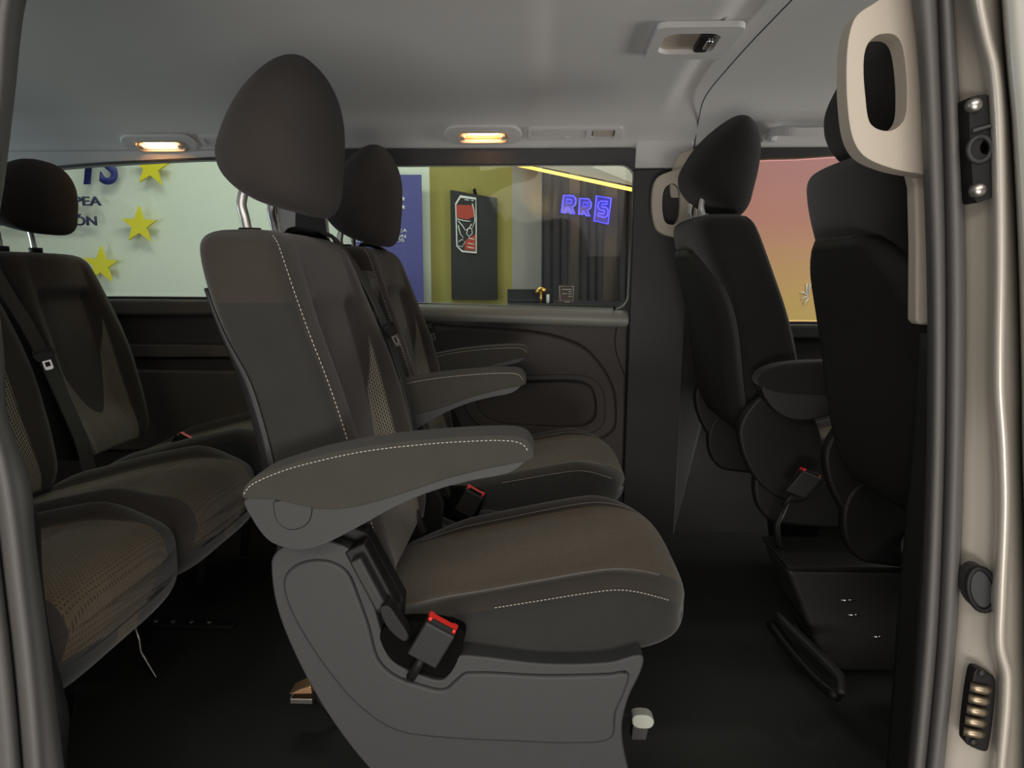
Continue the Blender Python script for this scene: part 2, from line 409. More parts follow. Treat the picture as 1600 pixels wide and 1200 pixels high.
def make_back(parent, mat, NR=96):
    rows = interp(BACK, 5); rings = []; uvr = []
    for row in rows:
        ring = []; uu = []
        for k in range(NR):
            th = 2 * math.pi * (k + .5) / NR; ring.append(back_point(row, th))
            yn = spow(math.cos(th), .40)
            u = abs(yn) if math.sin(th) > 0 else 2 - abs(yn)
            if math.sin(th) > 0 and abs(spow(math.sin(th), .40)) < 0.80: u = 1.0
            uu.append((math.copysign(u, yn), row[0]))
        rings.append(ring); uvr.append(uu)
    return grid_mesh('backrest', rings, uvr, mat, parent)
def back_line(th, z0=0.44, z1=0.915, off=0.001):
    return [Vector(back_point(r_, th, off)) for r_ in interp(BACK, 8) if z0 <= r_[0] <= z1]
# cushion rows: x, centre top z, bottom z, half width
CUSH = [(-0.275, 0.318, 0.272, 0.180), (-0.25, 0.335, 0.266, 0.205), (-0.19, 0.350, 0.272, 0.220), (-0.10, 0.368, 0.288, 0.230), (0.0, 0.390, 0.298, 0.234), (0.09, 0.408, 0.305, 0.234),
        (0.15, 0.413, 0.310, 0.230), (0.19, 0.408, 0.317, 0.222), (0.217, 0.395, 0.326, 0.208), (0.232, 0.378, 0.336, 0.188), (0.239, 0.360, 0.347, 0.16)]
def cush_point(row, th, off=0.0, p=0.42):
    x, zt, zb, w_ = row
    yn = spow(math.cos(th), p); sn = spow(math.sin(th), p); zm = zt * 0.4 + zb * 0.6
    if sn >= 0:
        lift = 0.024 * sstep(abs(yn), 0.55, 0.85) * sstep(x, -0.26, -0.12) * (1 - sstep(x, 0.10, 0.22))
        dep = sstep(x, -0.24, -0.18) * (1 - sstep(x, 0.16, 0.21))
        g = 0.0035 * math.exp(-((abs(yn) - 0.665) / 0.02) ** 2) * dep
        if abs(yn) < 0.665: g += 0.0035 * (math.exp(-((x - 0.085) / 0.006) ** 2) + math.exp(-((x + 0.15) / 0.006) ** 2)) * (1 - (yn / 0.7) ** 6)
        z = zm + sn * (zt + lift - zm) - g
        # crown of the front nose
    else: z = zm + (-sn) * (zb - zm)
    x2 = x - 0.020 * abs(yn) ** 4 * sstep(x, 0.1, 0.235)
    return (x2, yn * (w_ + off), z + (off if sn > .3 else 0))
CUSHB = [(-0.275, 0.318, 0.272, 0.215), (-0.25, 0.335, 0.262, 0.228), (-0.19, 0.350, 0.266, 0.233), (-0.10, 0.368, 0.280, 0.234), (0.0, 0.390, 0.292, 0.235), (0.09, 0.406, 0.298, 0.235),
         (0.15, 0.413, 0.300, 0.235), (0.195, 0.411, 0.300, 0.235), (0.222, 0.402, 0.306, 0.234), (0.235, 0.388, 0.318, 0.232), (0.240, 0.368, 0.334, 0.226)]
def make_cushion(parent, mat, NR=112, src=None):
    rows = interp(src or CUSH, 10); pp = 0.30 if src else 0.42; rings = []; uvr = []
    for row in rows:
        ring = []; uu = []
        for k in range(NR):
            th = 2 * math.pi * (k + .5) / NR; ring.append(cush_point(row, th, 0.0, pp))
            yn = spow(math.cos(th), pp); u = abs(yn) if math.sin(th) > 0 else 2 - abs(yn)
            if math.sin(th) > 0 and abs(spow(math.sin(th), pp)) < 0.74: u = 1.0
            uu.append((math.copysign(u, yn), row[0]))
        rings.append(ring); uvr.append(uu)
    return grid_mesh('cushion', rings, uvr, mat, parent)
def cush_line(th, x0=-0.09, x1=0.215, off=0.0012):
    return [Vector(cush_point(r_, th, off)) for r_ in interp(CUSH, 10) if x0 <= r_[0] <= x1]
# headrest rows: z, back x, front x, half width
HEAD = [(0.966, -0.440, -0.385, 0.045), (0.970, -0.462, -0.366, 0.085), (0.982, -0.487, -0.352, 0.112), (1.004, -0.506, -0.342, 0.127), (1.035, -0.512, -0.338, 0.131), (1.07, -0.503, -0.334, 0.129),
        (1.11, -0.486, -0.334, 0.122), (1.145, -0.461, -0.341, 0.108), (1.172, -0.434, -0.353, 0.088), (1.190, -0.410, -0.367, 0.058), (1.197, -0.392, -0.380, 0.024)]
def make_headrest(parent, mat, sc=1.0, dz=0.0):
    rows = interp(HEAD, 5); rings = []
    for z, xb, xf, w_ in rows:
        xm = (xb + xf) / 2; hx = (xf - xb) / 2; ring = []
        for k in range(48):
            th = 2 * math.pi * k / 48; ring.append((xm + spow(math.sin(th), .8) * hx, spow(math.cos(th), .72) * w_ * (1.0 if sc == 1 else 1.04), 0.95 + (z - 0.95) * sc + dz - 0.30 * (xm + spow(math.sin(th), .8) * hx + 0.43) * max(0, 1 - (z - 0.95) / 0.16)))
        rings.append(ring)
    rings = [[(x + 0.009, y, z) for x, y, z in q] for q in rings]
    o = grid_mesh('headrest', rings, [[(0, 0)] * 48 for _ in rings], mat, parent)
    for s in (-1, 1):
        tube('headrest_post', [(-0.452, 0.065 * s, 0.905), (-0.458, 0.065 * s, 0.945 + dz), (-0.462, 0.065 * s, 0.97 + dz), (-0.450, 0.062 * s, 1.01 + dz)], 0.0078, M['post'], parent, 12, smoothn=4)
        tube('post_sleeve', [(-0.451, 0.065 * s, 0.918), (-0.451, 0.065 * s, 0.931)], 0.017, M['plasdk'], parent, 16)
    return o

ORG = Vector((0, 1.225, 0))         # the near middle-row seat
def lp(px, py, Y): v = at(px, py, Y) - ORG; return (v.x, v.z)

def armrest(parent, yc, hw, mats=(None, None), name='armrest', xf=None, button=True):
    """pad on a plastic shell; outline in the seat's own side view"""
    T = xf or (lambda x, y, z: (x, y, z))
    Y = 0.935
    pad = [lp(*p, Y) for p in ((386, 772), (390, 755), (408, 738), (450, 722), (500, 707), (570, 693), (650, 683), (730, 677), (800, 676), (822, 682), (832, 696), (832, 712), (800, 720), (760, 728), (700, 743), (650, 760), (600, 776), (550, 788), (510, 790), (470, 784), (440, 776), (410, 774))]
    sh = [lp(*p, Y) for p in ((389, 776), (440, 772), (510, 784), (600, 772), (700, 738), (780, 718), (824, 708), (818, 720), (795, 735), (740, 746), (680, 762), (620, 787), (560, 820), (510, 845), (480, 853), (455, 851), (425, 838), (400, 805))]
    mp, ms = mats
    pad = catmull(pad, 4); sh = catmull(sh, 4)
    a = prism(name, pad, (), yc - hw, yc + hw, lambda u, v, d: T(u, d, v), mp, parent, 0.011, 5)
    b_ = prism('armrest_shell', sh, (), yc - hw + 0.003, yc + hw - 0.003, lambda u, v, d: T(u, d, v), ms, a, 0.007, 4)
    st = [lp(*p, Y) for p in ((389, 766), (400, 752), (450, 730), (500, 716), (570, 701), (650, 691), (730, 685), (795, 684), (818, 690), (828, 706))]
    st = catmull(st, 6, False)
    for s in (-1, 1):
        stitching('stitching', [T(p[0], yc + s * (hw + 0.0006), p[1]) for p in st], M['thread'], a, 0.0036, 0.0020, 0.0006)
    if button:
        bt = [lp(*p, Y) for p in ((436, 778), (490, 783), (491, 800), (484, 813), (470, 820), (455, 820), (442, 811), (436, 796))]
        prism('pivot_cover', catmull(bt, 3), (), yc - hw + 0.0022, yc - hw - 0.0022 + 0.003, lambda u, v, d: T(u, d, v), ms, a, 0.0008, 2)
        bt2 = catmull(bt, 3)
        tube('cover_groove', [T(p[0], yc - hw + 0.0028, p[1]) for p in bt2], 0.0011, M['black'], a, 6, closed=True)
    return a

def buckle(parent, o, xdir, ldir, name='belt_buckle', stalk=True, vis=True):
    """o = centre of the top, ldir towards the stalk"""
    o = Vector(o); X = Vector(xdir).normalized(); L = Vector(ldir).normalized(); Nn = X.cross(L).normalized()
    def bx(nm, c, a, b_, t, mat, par, bw=0.003):
        vs = [];
        for sz in (-1, 1):
            for sx, sy in ((-1, -1), (1, -1), (1, 1), (-1, 1)): vs.append(c + X * a * sx + L * b_ * sy + Nn * t * sz)
        ob = mesh(nm, vs, [(0, 1, 2, 3), (4, 5, 6, 7), (0, 1, 5, 4), (1, 2, 6, 5), (2, 3, 7, 6), (3, 0, 4, 7)], mat, par); bev(ob, bw, 3); return ob
    b_ = bx(name, o + L * 0.032, 0.0225, 0.029, 0.012, M['plasdk'] if stalk else M['black'], parent, 0.003)
    bx('release_button', o + L * 0.004 + Nn * 0.003, 0.021, 0.0055, 0.0075, M['red'], b_, 0.002)
    bx('button_end', o + L * 0.008 + X * -0.018 + Nn * 0.0095, 0.004, 0.009, 0.004, M['red'], b_, 0.0015)
    bx('button_end', o + L * 0.008 + X * 0.018 + Nn * 0.0095, 0.004, 0.009, 0.004, M['red'], b_, 0.0015)
    bx('latch_slot', o + L * 0.001 - Nn * 0.006, 0.016, 0.004, 0.0015, M['black'], b_, 0.0005)
    if stalk: tube('buckle_stalk', [o + L * 0.058, o + L * 0.075, o + L * 0.10], 0.007, M['black'], b_, 8)
    return b_

def latch_plate(parent, o, ldir, ndir):
    o = Vector(o); L = Vector(ldir).normalized(); X = Vector(ndir).cross(L).normalized()
    f = lambda u, v, d: o + X * u * 0.8 + L * v * 0.8 + L.cross(X) * d
    sq = lambda a, b_, c, d: [(a, b_), (c, b_), (c, d), (a, d)]
    p = prism('latch_plate', [(-0.026, -0.012), (0.026, -0.012), (0.029, 0.004), (0.02, 0.022), (-0.02, 0.022), (-0.029, 0.004)], [sq(-0.022, -0.007, 0.022, -0.001)], -0.003, 0.003, f, M['black'], parent, 0.001)
    prism('latch_tongue', [(-0.0115, 0.018), (0.0115, 0.018), (0.0115, 0.046), (0.008, 0.050), (-0.008, 0.050), (-0.0115, 0.046)], [sq(-0.006, 0.027, 0.006, 0.040)], -0.0012, 0.0012, f, M['chrome'], p, 0.0005)
    return p

def middle_seat(loc, label, near=True):
    t = thing('passenger_seat', label, 'car seat', loc, 'individual seats of the middle row')
    bk = make_back(t, M['back'])
    cu = make_cushion(t, M['cush'])
    make_headrest(t, M['fab'], dz=0.0 if near else -0.025)
    # shell on the rear of the backrest with a lighter bead at its edge
    rows = [r_ for r_ in interp(BACK, 4) if r_[0] <= 0.84]; vs = []; fs = []
    ths = list(range(25))
    for r_ in rows:
        e_ = 0.085 + 0.17 * sstep(r_[0], 0.70, 0.84)
        for k_ in ths:
            th = math.pi * (1 + e_ + (1 - 2 * e_) * k_ / 24)
            p = Vector(back_point(r_, th)); c = Vector(((r_[1] + r_[2]) / 2, 0, r_[0])); vs.append(p + (p - c).normalized() * 0.004)
    n = len(ths)
    for i in range(len(rows) - 1):
        for k in range(n - 1): fs.append((i * n + k, i * n + k + 1, (i + 1) * n + k + 1, (i + 1) * n + k))
    sh = mesh('back_shell', vs, fs, M['plasdk'], t); so = sh.modifiers.new('solid', 'SOLIDIFY'); so.thickness = 0.006; so.offset = 0
    for k in (0, n - 1):
        tube('edge_bead', [vs[i * n + k] for i in range(len(rows))], 0.0022, M['plas'], sh, 8)
    # seams
    for sgn, th in ((-1, math.pi - 0.66), (1, 0.66)):
        pth = back_line(th, 0.43, 0.917, 0.0008)
        stitching('stitching', pth, M['thread'], bk, 0.0042, 0.0024, 0.0006)
    for th in (math.pi - 0.50, 0.50):
        stitching('stitching', cush_line(th, -0.07, 0.214), M['thread'], cu, 0.0036, 0.002, 0.0006)
    for sgn in (-1, 1):                # inner seam along the woven insert
        th = math.acos(0.70 ** (1 / 0.42)); th = th if sgn > 0 else math.pi - th
        tube('seam', cush_line(th, -0.23, 0.19, 0.0006), 0.0009, M['thread2'], cu, 5)
    # under-frame and side covers
    pan = side_plate('seat_pan', [(-0.30, 0.31), (-0.27, 0.25), (0.10, 0.24), (0.13, 0.31), (0.0, 0.305)], -0.20, 0.20, M['black'], t, 0.004)
    for s in (-1, 1):
        side_plate('recliner_bracket', [(-0.375, 0.44), (-0.37, 0.49), (-0.33, 0.53), (-0.24, 0.50), (-0.19, 0.40), (-0.20, 0.30), (-0.32, 0.28)], min(s * 0.205, s * 0.235), max(s * 0.205, s * 0.235), M['black'], t, 0.004)
    Yc = 0.965
    out = [lp(*p, Yc) for p in ((424, 880), (432, 862), (452, 850), (485, 844), (520, 846), (548, 860), (566, 892), (582, 935), (596, 985), (606, 1022), (625, 1040), (660, 1055), (690, 1062), (702, 1050), (712, 1026), (740, 1024), (850, 1036), (950, 1034), (1000, 1022), (1006, 1030), (1000, 1052), (982, 1090), (972, 1140), (984, 1210), (1010, 1300))]
    out += [(0.20, 0.012), (-0.20, 0.012), (-0.215, 0.06)] + [lp(*p, Yc) for p in ((640, 1265), (600, 1225), (548, 1165), (500, 1095), (458, 1015), (432, 945))]
    out = catmull(out, 4)
    face = [lp(*p, Yc) for p in ((446, 900), (462, 882), (490, 873), (520, 876), (545, 892), (562, 930), (578, 975), (592, 1025), (615, 1050), (655, 1066), (694, 1074), (712, 1060), (730, 1048), (850, 1052), (950, 1050), (982, 1048), (975, 1080), (962, 1110), (955, 1150), (900, 1158), (800, 1155), (700, 1150), (620, 1138), (560, 1098), (510, 1040), (468, 975), (448, 930))]
    face = catmull(face, 4)
    for s in (-1, 1):
        y0 = s * 0.262; y1 = s * 0.225
        c_ = side_plate('side_cover', out, min(y0, y1), max(y0, y1), M['plas'], t, 0.012, seg=5)
        y2 = s * 0.268; y3 = s * 0.250
        side_plate('cover_panel', face, min(y2, y3), max(y2, y3), M['plas'], c_, 0.006, seg=5)
    for x in (-0.15, 0.10):
        box('cross_rail', (x - 0.03, -0.24, 0.012), (x + 0.03, 0.24, 0.045), M['black'], t, 0.004)
    # recliner lever in its slot
    a = Vector((*lp(556, 872, 0.95),)); e = Vector((*lp(598, 950, 0.95),))
    d = (e - a).normalized(); nn = Vector((-d.y, d.x))
    def quad(h, m0=0, m1=0): return [tuple(a - d * m0 + nn * h), tuple(e + d * m1 + nn * h), tuple(e + d * m1 - nn * h), tuple(a - d * m0 - nn * h)]
    side_plate('lever_slot', quad(0.016, .012, .01), -0.264, -0.235, M['black'], t, 0.004)
    lv = side_plate('recliner_lever', quad(0.009), -0.282, -0.262, M['plasdk'], t, 0.004)
    q = [lp(*p, 0.95) for p in ((597, 942), (610, 938), (626, 958), (642, 985), (636, 994), (622, 986), (606, 968))]
    side_plate('lever_grip', catmull(q, 4), -0.292, -0.268, M['black'], lv, 0.006)
    # armrests
    armrest(t, -0.275, 0.032, (M['armfab'], M['plas']))
    tube('armrest_pivot', [(-0.33, -0.26, 0.535), (-0.33, -0.20, 0.535)], 0.02, M['black'], t, 14)
    if near:     # inner armrest is folded up beside the backrest
        c0 = Vector((-0.335, 0.53)); ca, sa = math.cos(R(72)), math.sin(R(72))
        def T(x, y, z):
            dx, dz = x - c0.x, z - c0.y; return (c0.x - 0.012 + dx * ca - dz * sa, y, c0.y - 0.01 + dx * sa + dz * ca)
        armrest(t, 0.272, 0.024, (M['armfab'], M['plas']), xf=T, button=False)
    else:
        armrest(t, 0.272, 0.030, (M['armfab'], M['plas']))
    # buckles
    if near:
        o = at(692, 974, 0.945) - ORG
    else: o = Vector((-0.118, -0.262, 0.375))
    xd = (1, 0, -0.55); ld = (-0.50, 0.10, -0.90)
    buckle(t, o, xd, ld)
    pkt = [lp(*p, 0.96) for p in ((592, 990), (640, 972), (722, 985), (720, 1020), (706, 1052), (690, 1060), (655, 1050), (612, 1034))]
    side_plate('pocket_shade', catmull(pkt, 4), -0.2635, -0.236, M['hole'], t, 0.004)  # flat near-black plate, its colour stands for shade inside the recess
    tube('belt_guide', [(-0.465, 0.125, 0.915), (-0.455, 0.135, 0.937), (-0.435, 0.165, 0.938), (-0.41, 0.195, 0.925), (-0.392, 0.205, 0.905)], 0.007, M['black'], t, 8, smoothn=3)
    # storage pocket wall and folding link at the foot of the backrest
    tube('hinge_link', [(-0.215, 0.10, 0.375), (-0.262, 0.15, 0.47)], 0.009, M['plasdk'], t, 8)
    return t

seatA = middle_seat(ORG, 'dark grey fabric seat nearest the door, armrest down and red buckle beside its cushion')
seatB = middle_seat(Vector((-0.02, 1.87, 0)), 'dark grey fabric seat by the window with the poster view, two armrests down', near=False)

def seat_belt(label, pts, lat, width=0.045, wdir=(0, 1, 0), ld=(0.3, 0, -1), nd=(1, 0, 0.3)):
    o0 = Vector(pts[0]); t = thing('seat_belt', label, 'seat belt', o0, 'grey webbing seat belts')
    strap('webbing', [Vector(p) - o0 for p in pts], width, M['belt'], t, wdir)
    latch_plate(t, Vector(lat) - o0, ld, nd)
    return t
def P(px, py, Y): return at(px, py, Y)
seat_belt('dark seat belt hanging over the inner shoulder of the nearest seat', [P(498, 362, 1.40), P(520, 372, 1.42), P(545, 402, 1.43), P(572, 445, 1.435), P(595, 492, 1.44), P(616, 548, 1.44), P(636, 615, 1.44), P(650, 680, 1.44), P(662, 735, 1.44)], P(608, 512, 1.41), ld=(0.45, 0, -0.9), nd=(1, -0.35, 0.5))
seat_belt('dark seat belt on the window side of the far middle seat, above its armrests', [P(588, 392, 2.06), P(612, 408, 2.09), P(635, 450, 2.10), P(658, 500, 2.10), P(672, 540, 2.10), P(684, 600, 2.10), P(690, 650, 2.10)], P(671, 512, 2.07), ld=(0.35, 0, -0.9), nd=(1, -0.6, 0.4))

# ------------------------------------------------------------------ rear bench
def rear_seat(loc, label, bdx=0.0):
    t = thing('rear_bench_seat', label, 'car seat', loc, 'seats of the rear bench')
    bk = make_back(t, M['back']); bk.scale = (1, 0.88, 0.99); bk.location = (-0.045 + bdx, 0, 0)
    cu = make_cushion(t, M['cush'], src=CUSHB); cu.scale = (1.10, 0.86, 1.35); cu.location = (0.015, 0, -0.10)
    h = make_headrest(t, M['fab'], sc=0.77, dz=0.014)
    for c in t.children:
        if c.name.split('.')[0] in ('headrest', 'headrest_post', 'post_sleeve'): c.location = (-0.045 + bdx, 0, 0)
    side_plate('under_tray', [(-0.30, 0.32), (-0.26, 0.24), (0.08, 0.24), (0.17, 0.30), (0.15, 0.33)], -0.19, 0.19, M['plasdk'], t, 0.006)
    for s in (-1, 1):
        tube('leg', [(0.06, 0.15 * s, 0.26), (0.02, 0.15 * s, 0.16), (0.0, 0.15 * s, 0.02)], 0.013, M['black'], t, 8)
        tube('leg', [(-0.24, 0.15 * s, 0.26), (-0.24, 0.15 * s, 0.02)], 0.013, M['black'], t, 8)
    return t
RX = -0.885
rear_seat((RX, 1.012, 0), 'brown grey rear bench seat nearest the door, only its cushion seen behind the door seal', 0.075)
rear_seat((RX - 0.02, 1.425, 0), 'middle rear bench seat, its backrest edge cut by the left door seal', 0.085)
rear_seat((RX, 1.945, 0), 'rear bench seat by the far window, with rounded headrest')
seat_belt('dark seat belt with metal latch beside the backrest of the far rear bench seat', [P(-60, 330, 1.70), P(0, 440, 1.70), P(40, 505, 1.70), P(72, 565, 1.70), P(100, 625, 1.69), P(128, 690, 1.68), P(140, 735, 1.67)], P(68, 552, 1.655), width=0.048, ld=(0.3, 0, -1), nd=(0.9, -1.2, 0.3))

# loose buckles standing on the rear cushions
for px, py, Y, lb in ((155, 741, 1.66, 'small belt buckle with red button between the middle and far rear cushions'), (290, 681, 1.90, 'small belt buckle with red button lying on the far rear cushion')):
    p = P(px, py, Y); t = thing('seat_belt_buckle', lb, 'belt buckle', p, 'buckles of the rear bench')
    buckle(t, (0, 0, 0), (0.9, -0.3, -0.35), (-0.5, 0.1, -0.75), stalk=False)

# ------------------------------------------------------------------ front seats
def front_seat(loc, label, arm, bz=0.075, hs=1.0):
    t = thing('front_seat', label, 'car seat', loc, 'front seats')
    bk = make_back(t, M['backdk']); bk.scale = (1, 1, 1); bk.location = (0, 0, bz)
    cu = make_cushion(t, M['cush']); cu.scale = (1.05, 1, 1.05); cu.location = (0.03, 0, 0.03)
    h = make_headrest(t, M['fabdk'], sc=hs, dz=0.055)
    rm = Matrix.Rotation(R(6), 3, 'Y'); hc = Vector((-0.43, 0, 1.10)); h.rotation_euler = (0, R(6), 0); h.location = hc - rm @ hc
    # rear panel with an arched top edge
    rows = [r_ for r_ in interp(BACK, 4) if r_[0] <= 0.83]; vs = []; fs = []; n = 25
    for r_ in rows:
        k_ = math.sqrt(max(0.0, 1 - ((r_[0] - 0.66) / 0.172) ** 2)) if r_[0] > 0.66 else 1.0
        k_ = 0.25 + 0.72 * k_
        for k in range(n):
            yn = -1 + 2 * k / (n - 1); w_ = r_[4] * k_
            edge = 0.03 * sstep(abs(yn), 0.8, 1.0)
            vs.append((r_[1] - 0.026 + edge - (0 if r_[0] > .5 else 0.0), yn * w_, r_[0] + 0.09))
    for i in range(len(rows) - 1):
        for k in range(n - 1): fs.append((i * n + k, i * n + k + 1, (i + 1) * n + k + 1, (i + 1) * n + k))
    sh = mesh('back_panel', vs, fs, M['panel'], t); so = sh.modifiers.new('solid', 'SOLIDIFY'); so.thickness = 0.006; so.offset = 0
    edge = [vs[i * n] for i in range(len(rows))] + [vs[(len(rows) - 1) * n + k] for k in range(1, n)] + [vs[i * n + n - 1] for i in range(len(rows) - 2, -1, -1)]
    tube('panel_edge', edge, 0.003, M['plasdk'], sh, 6)
    for s, th in ((-1, math.pi - 0.42), (1, 0.42)):
        tube('piping', back_line(th, 0.43, 0.917, 0.001), 0.0018, M['plas'], bk, 6)
    # side shield, base box and hinge
    for s in (-1, 1):
        y0, y1 = s * 0.225, s * 0.255
        side_plate('hinge_cover', catmull([(-0.40, 0.50), (-0.36, 0.58), (-0.30, 0.60), (-0.24, 0.56), (-0.20, 0.46), (-0.19, 0.38), (-0.26, 0.33), (-0.35, 0.38)], 5), min(y0, y1), max(y0, y1), M['black'], t, 0.01, seg=4)
        y0, y1 = s * 0.222, s * 0.251
        side_plate('side_shield', catmull([(-0.35, 0.42), (-0.28, 0.48), (-0.18, 0.48), (-0.08, 0.41), (0.20, 0.38), (0.26, 0.34), (0.22, 0.29), (0.0, 0.27), (-0.30, 0.28), (-0.35, 0.33)], 5), min(y0, y1), max(y0, y1), M['black'], t, 0.01, seg=4)
    side_plate('seat_box', [(-0.20, 0.29), (0.24, 0.29), (0.26, 0.012), (-0.16, 0.012)], -0.21, 0.21, M['black'], t, 0.012)
    if arm:
        a = side_plate('armrest', catmull([(-0.375, 0.62), (-0.37, 0.645), (-0.32, 0.665), (-0.20, 0.672), (-0.04, 0.672), (0.0, 0.66), (-0.01, 0.615), (-0.12, 0.60), (-0.22, 0.595), (-0.33, 0.60)], 5), -0.315, -0.255, M['fabdk'], t, 0.012, seg=5)
        side_plate('armrest_shell', catmull([(-0.365, 0.615), (-0.34, 0.565), (-0.29, 0.54), (-0.22, 0.55), (-0.10, 0.59), (-0.16, 0.61)], 4), -0.31, -0.26, M['plasdk'], a, 0.008, seg=4)
    return t
drv = front_seat((0.862, 1.93, 0), 'black front seat with the angled headrest before the pink window', True)
pas = front_seat((0.97, 1.22, 0), 'black front seat largely hidden behind the beige grab handle', False, 0.118, 1.17)
bkf = thing('seat_belt_buckle', 'belt buckle with thin red button standing between the front seats', 'belt buckle', P(1268, 738, 1.60))
buckle(bkf, (0, 0, 0), (1, 0, -0.4), (-0.6, 0, -0.8))
tube('cable', [(-0.05, 0, -0.07), (-0.07, 0, -0.12), (-0.06, 0, -0.20)], 0.007, M['black'], bkf, 8)

# ------------------------------------------------------------------ cabin shell
def extr_profile(name, prof, x0, x1, nx, mat, fx=None, thick=0.02):
    vs = []; fs = []; n = len(prof)
    for i in range(nx + 1):
        x = x0 + (x1 - x0) * i / nx
        for (y, z) in prof:
            dz = fx(x, y) if fx else 0
            vs.append((x, y, z + dz))
    for i in range(nx):
        for k in range(n - 1): fs.append((i * n + k, i * n + k + 1, (i + 1) * n + k + 1, (i + 1) * n + k))
    o = mesh(name, vs, fs, mat)
    so = o.modifiers.new('solid', 'SOLIDIFY'); so.thickness = thick; so.offset = 0
    return o
roofp = catmull([p for p in PROF[2:]], 4, False)
def roof_dz(x, y):
    k = sstep(y, 0.9, 1.1) * (1 - sstep(y, 2.0, 2.2))
    return (-0.008 * (1 - sstep(x, -0.02, 0.03)) + 0.012 * sstep(x, 0.36, 0.372) * 1.0) * k + 0.012 * sstep(x, 0.372, 0.376) * 0
ceil = struct(extr_profile('ceiling', [(y, z + 0.010) for y, z in roofp], -1.95, 1.45, 170, M['head'], roof_dz))
# outer roof skin
sk = extr_profile('roof_skin', [(2.315, 1.245), (2.31, 1.29), (2.22, 1.37), (2.0, 1.42), (1.5, 1.44), (1.0, 1.42), (0.84, 1.37), (0.76, 1.27)], -2.0, 1.45, 10, M['doorskin'])
struct(sk); sk.name = 'trim_1'
fl = struct(box('floor', (-2.0, 0.62, -0.10), (2.0, 2.44, 0.0), M['floor'], bevel=0))
# seam where the front headliner begins
tube('trim_2', [on(px, py, 0.000) for px, py in ((1245, -8), (1210, 28), (1170, 70), (1130, 115), (1108, 142), (1098, 160), (1092, 185), (1087, 215), (1083, 245))], 0.0014, M['plas'], smoothn=5)['kind'] = 'structure'

# window band of the far side: shape in (X, Z), leaning plane between z 0.74 and 1.225
def band(u, v, d):
    t = (v - 0.74) / (1.225 - 0.74); return (u, 2.40 + (2.275 - 2.40) * t + d, v)
def xz(px, py): p = on(px, py); return (p.x, p.z)
def rr(x0, z0, x1, z1, r_, n=6):
    out = []
    for cx, cz, a0 in ((x1 - r_, z1 - r_, 0), (x0 + r_, z1 - r_, 90), (x0 + r_, z0 + r_, 180), (x1 - r_, z0 + r_, 270)):
        for k in range(n + 1):
            a = R(a0 + 90 * k / n); out.append((cx + r_ * math.cos(a), cz + r_ * math.sin(a)))
    return out
wx1, wt = xz(993, 257); wx0 = xz(500, 262)[0]; wb = xz(990, 484)[1]; wb0 = xz(656, 473)[1]
mid_hole = [(p[0], p[1] + (wb0 - wb) * max(0, (wx1 - p[0]) / (wx1 - xz(656, 473)[0])) * (1 if p[1] < 0.9 else 0)) for p in rr(wx0, wb, wx1, wt, 0.045)]
rh = catmull([xz(*p) for p in ((428, 256), (425, 252), (340, 250), (200, 256), (100, 263), (-40, 280), (-150, 300), (-165, 330), (-165, 440), (-150, 462), (0, 463), (200, 463), (420, 464), (429, 460), (430, 440), (430, 300))], 3)
zl = 0.735
far_up = prism('wall_far', [(-1.95, zl), (0.30, zl), (0.30, 1.24), (-1.95, 1.24)], [mid_hole, rh], -0.004, 0.03, band, M['head'])
struct(far_up)
def grow(pts, d):
    cx = sum(p[0] for p in pts) / len(pts); cz = sum(p[1] for p in pts) / len(pts); out = []
    n = len(pts)
    for i, p in enumerate(pts):
        a = Vector(pts[i - 1]); b_ = Vector(pts[(i + 1) % n]); t = (b_ - a)
        if t.length < 1e-9: t = Vector((1, 0))
        t.normalize(); nn = Vector((t.y, -t.x))
        out.append((p[0] + nn.x * d, p[1] + nn.y * d))
    return out
# rubber-and-plastic surround of the middle window
so_ = catmull([xz(*p) for p in ((470, 240), (540, 234), (700, 234), (900, 234), (1000, 234), (1024, 242), (1037, 262), (1040, 300), (1040, 400), (1038, 470), (1030, 488), (1000, 488), (800, 482), (560, 476), (480, 474), (468, 465), (464, 400), (464, 300), (464, 255))], 4)
fr = prism('window_surround', so_, [mid_hole], -0.016, 0.0, band, M['rubdk'], None, 0.004); fr.name = 'trim_3'; struct(fr)
def pane(name, hole, d):
    t = prism(name, grow(hole, 0.008), (), d, d + 0.004, band, M['glass'], None, 0); struct(t); return t
pane('window_1', mid_hole, 0.018); pane('window_2', rh, 0.018)
prism('trim_4', grow(rh, 0.007), [rh], -0.009, -0.003, band, M['rubdk'], None, 0.001)['kind'] = 'structure'
# ledge under the middle window, coloured pale to boost the showroom light on it
vs = []; 
for px in (600, 700, 800, 900, 960, 996):
    p = on(px, 480); x = p.x; zz = wb0 + (wb - wb0) * max(0, (px - 656) / (990 - 656))
    vs += [(x, 2.425, zz + 0.001), (x, 2.372, zz - 0.002), (x, 2.335, zz - 0.022), (x, 2.328, zz - 0.040), (x, 2.40, zz - 0.06)]
fs = []
for i in range(5):
    for k in range(4): fs.append((i * 5 + k, i * 5 + k + 1, (i + 1) * 5 + k + 1, (i + 1) * 5 + k))
struct(mesh('trim_5', vs, fs, simple('lit_sill_plastic', (0.26, 0.26, 0.24), 0.5)))
tube('lock_pin', [Vector((wx1 - 0.045, 2.375, wb - 0.012)), Vector((wx1 - 0.045, 2.375, wb + 0.012))], 0.004, M['black'])
tag(bpy.data.objects['lock_pin'], 'tiny black lock pin on the sill at the front corner of the middle window', 'lock pin')

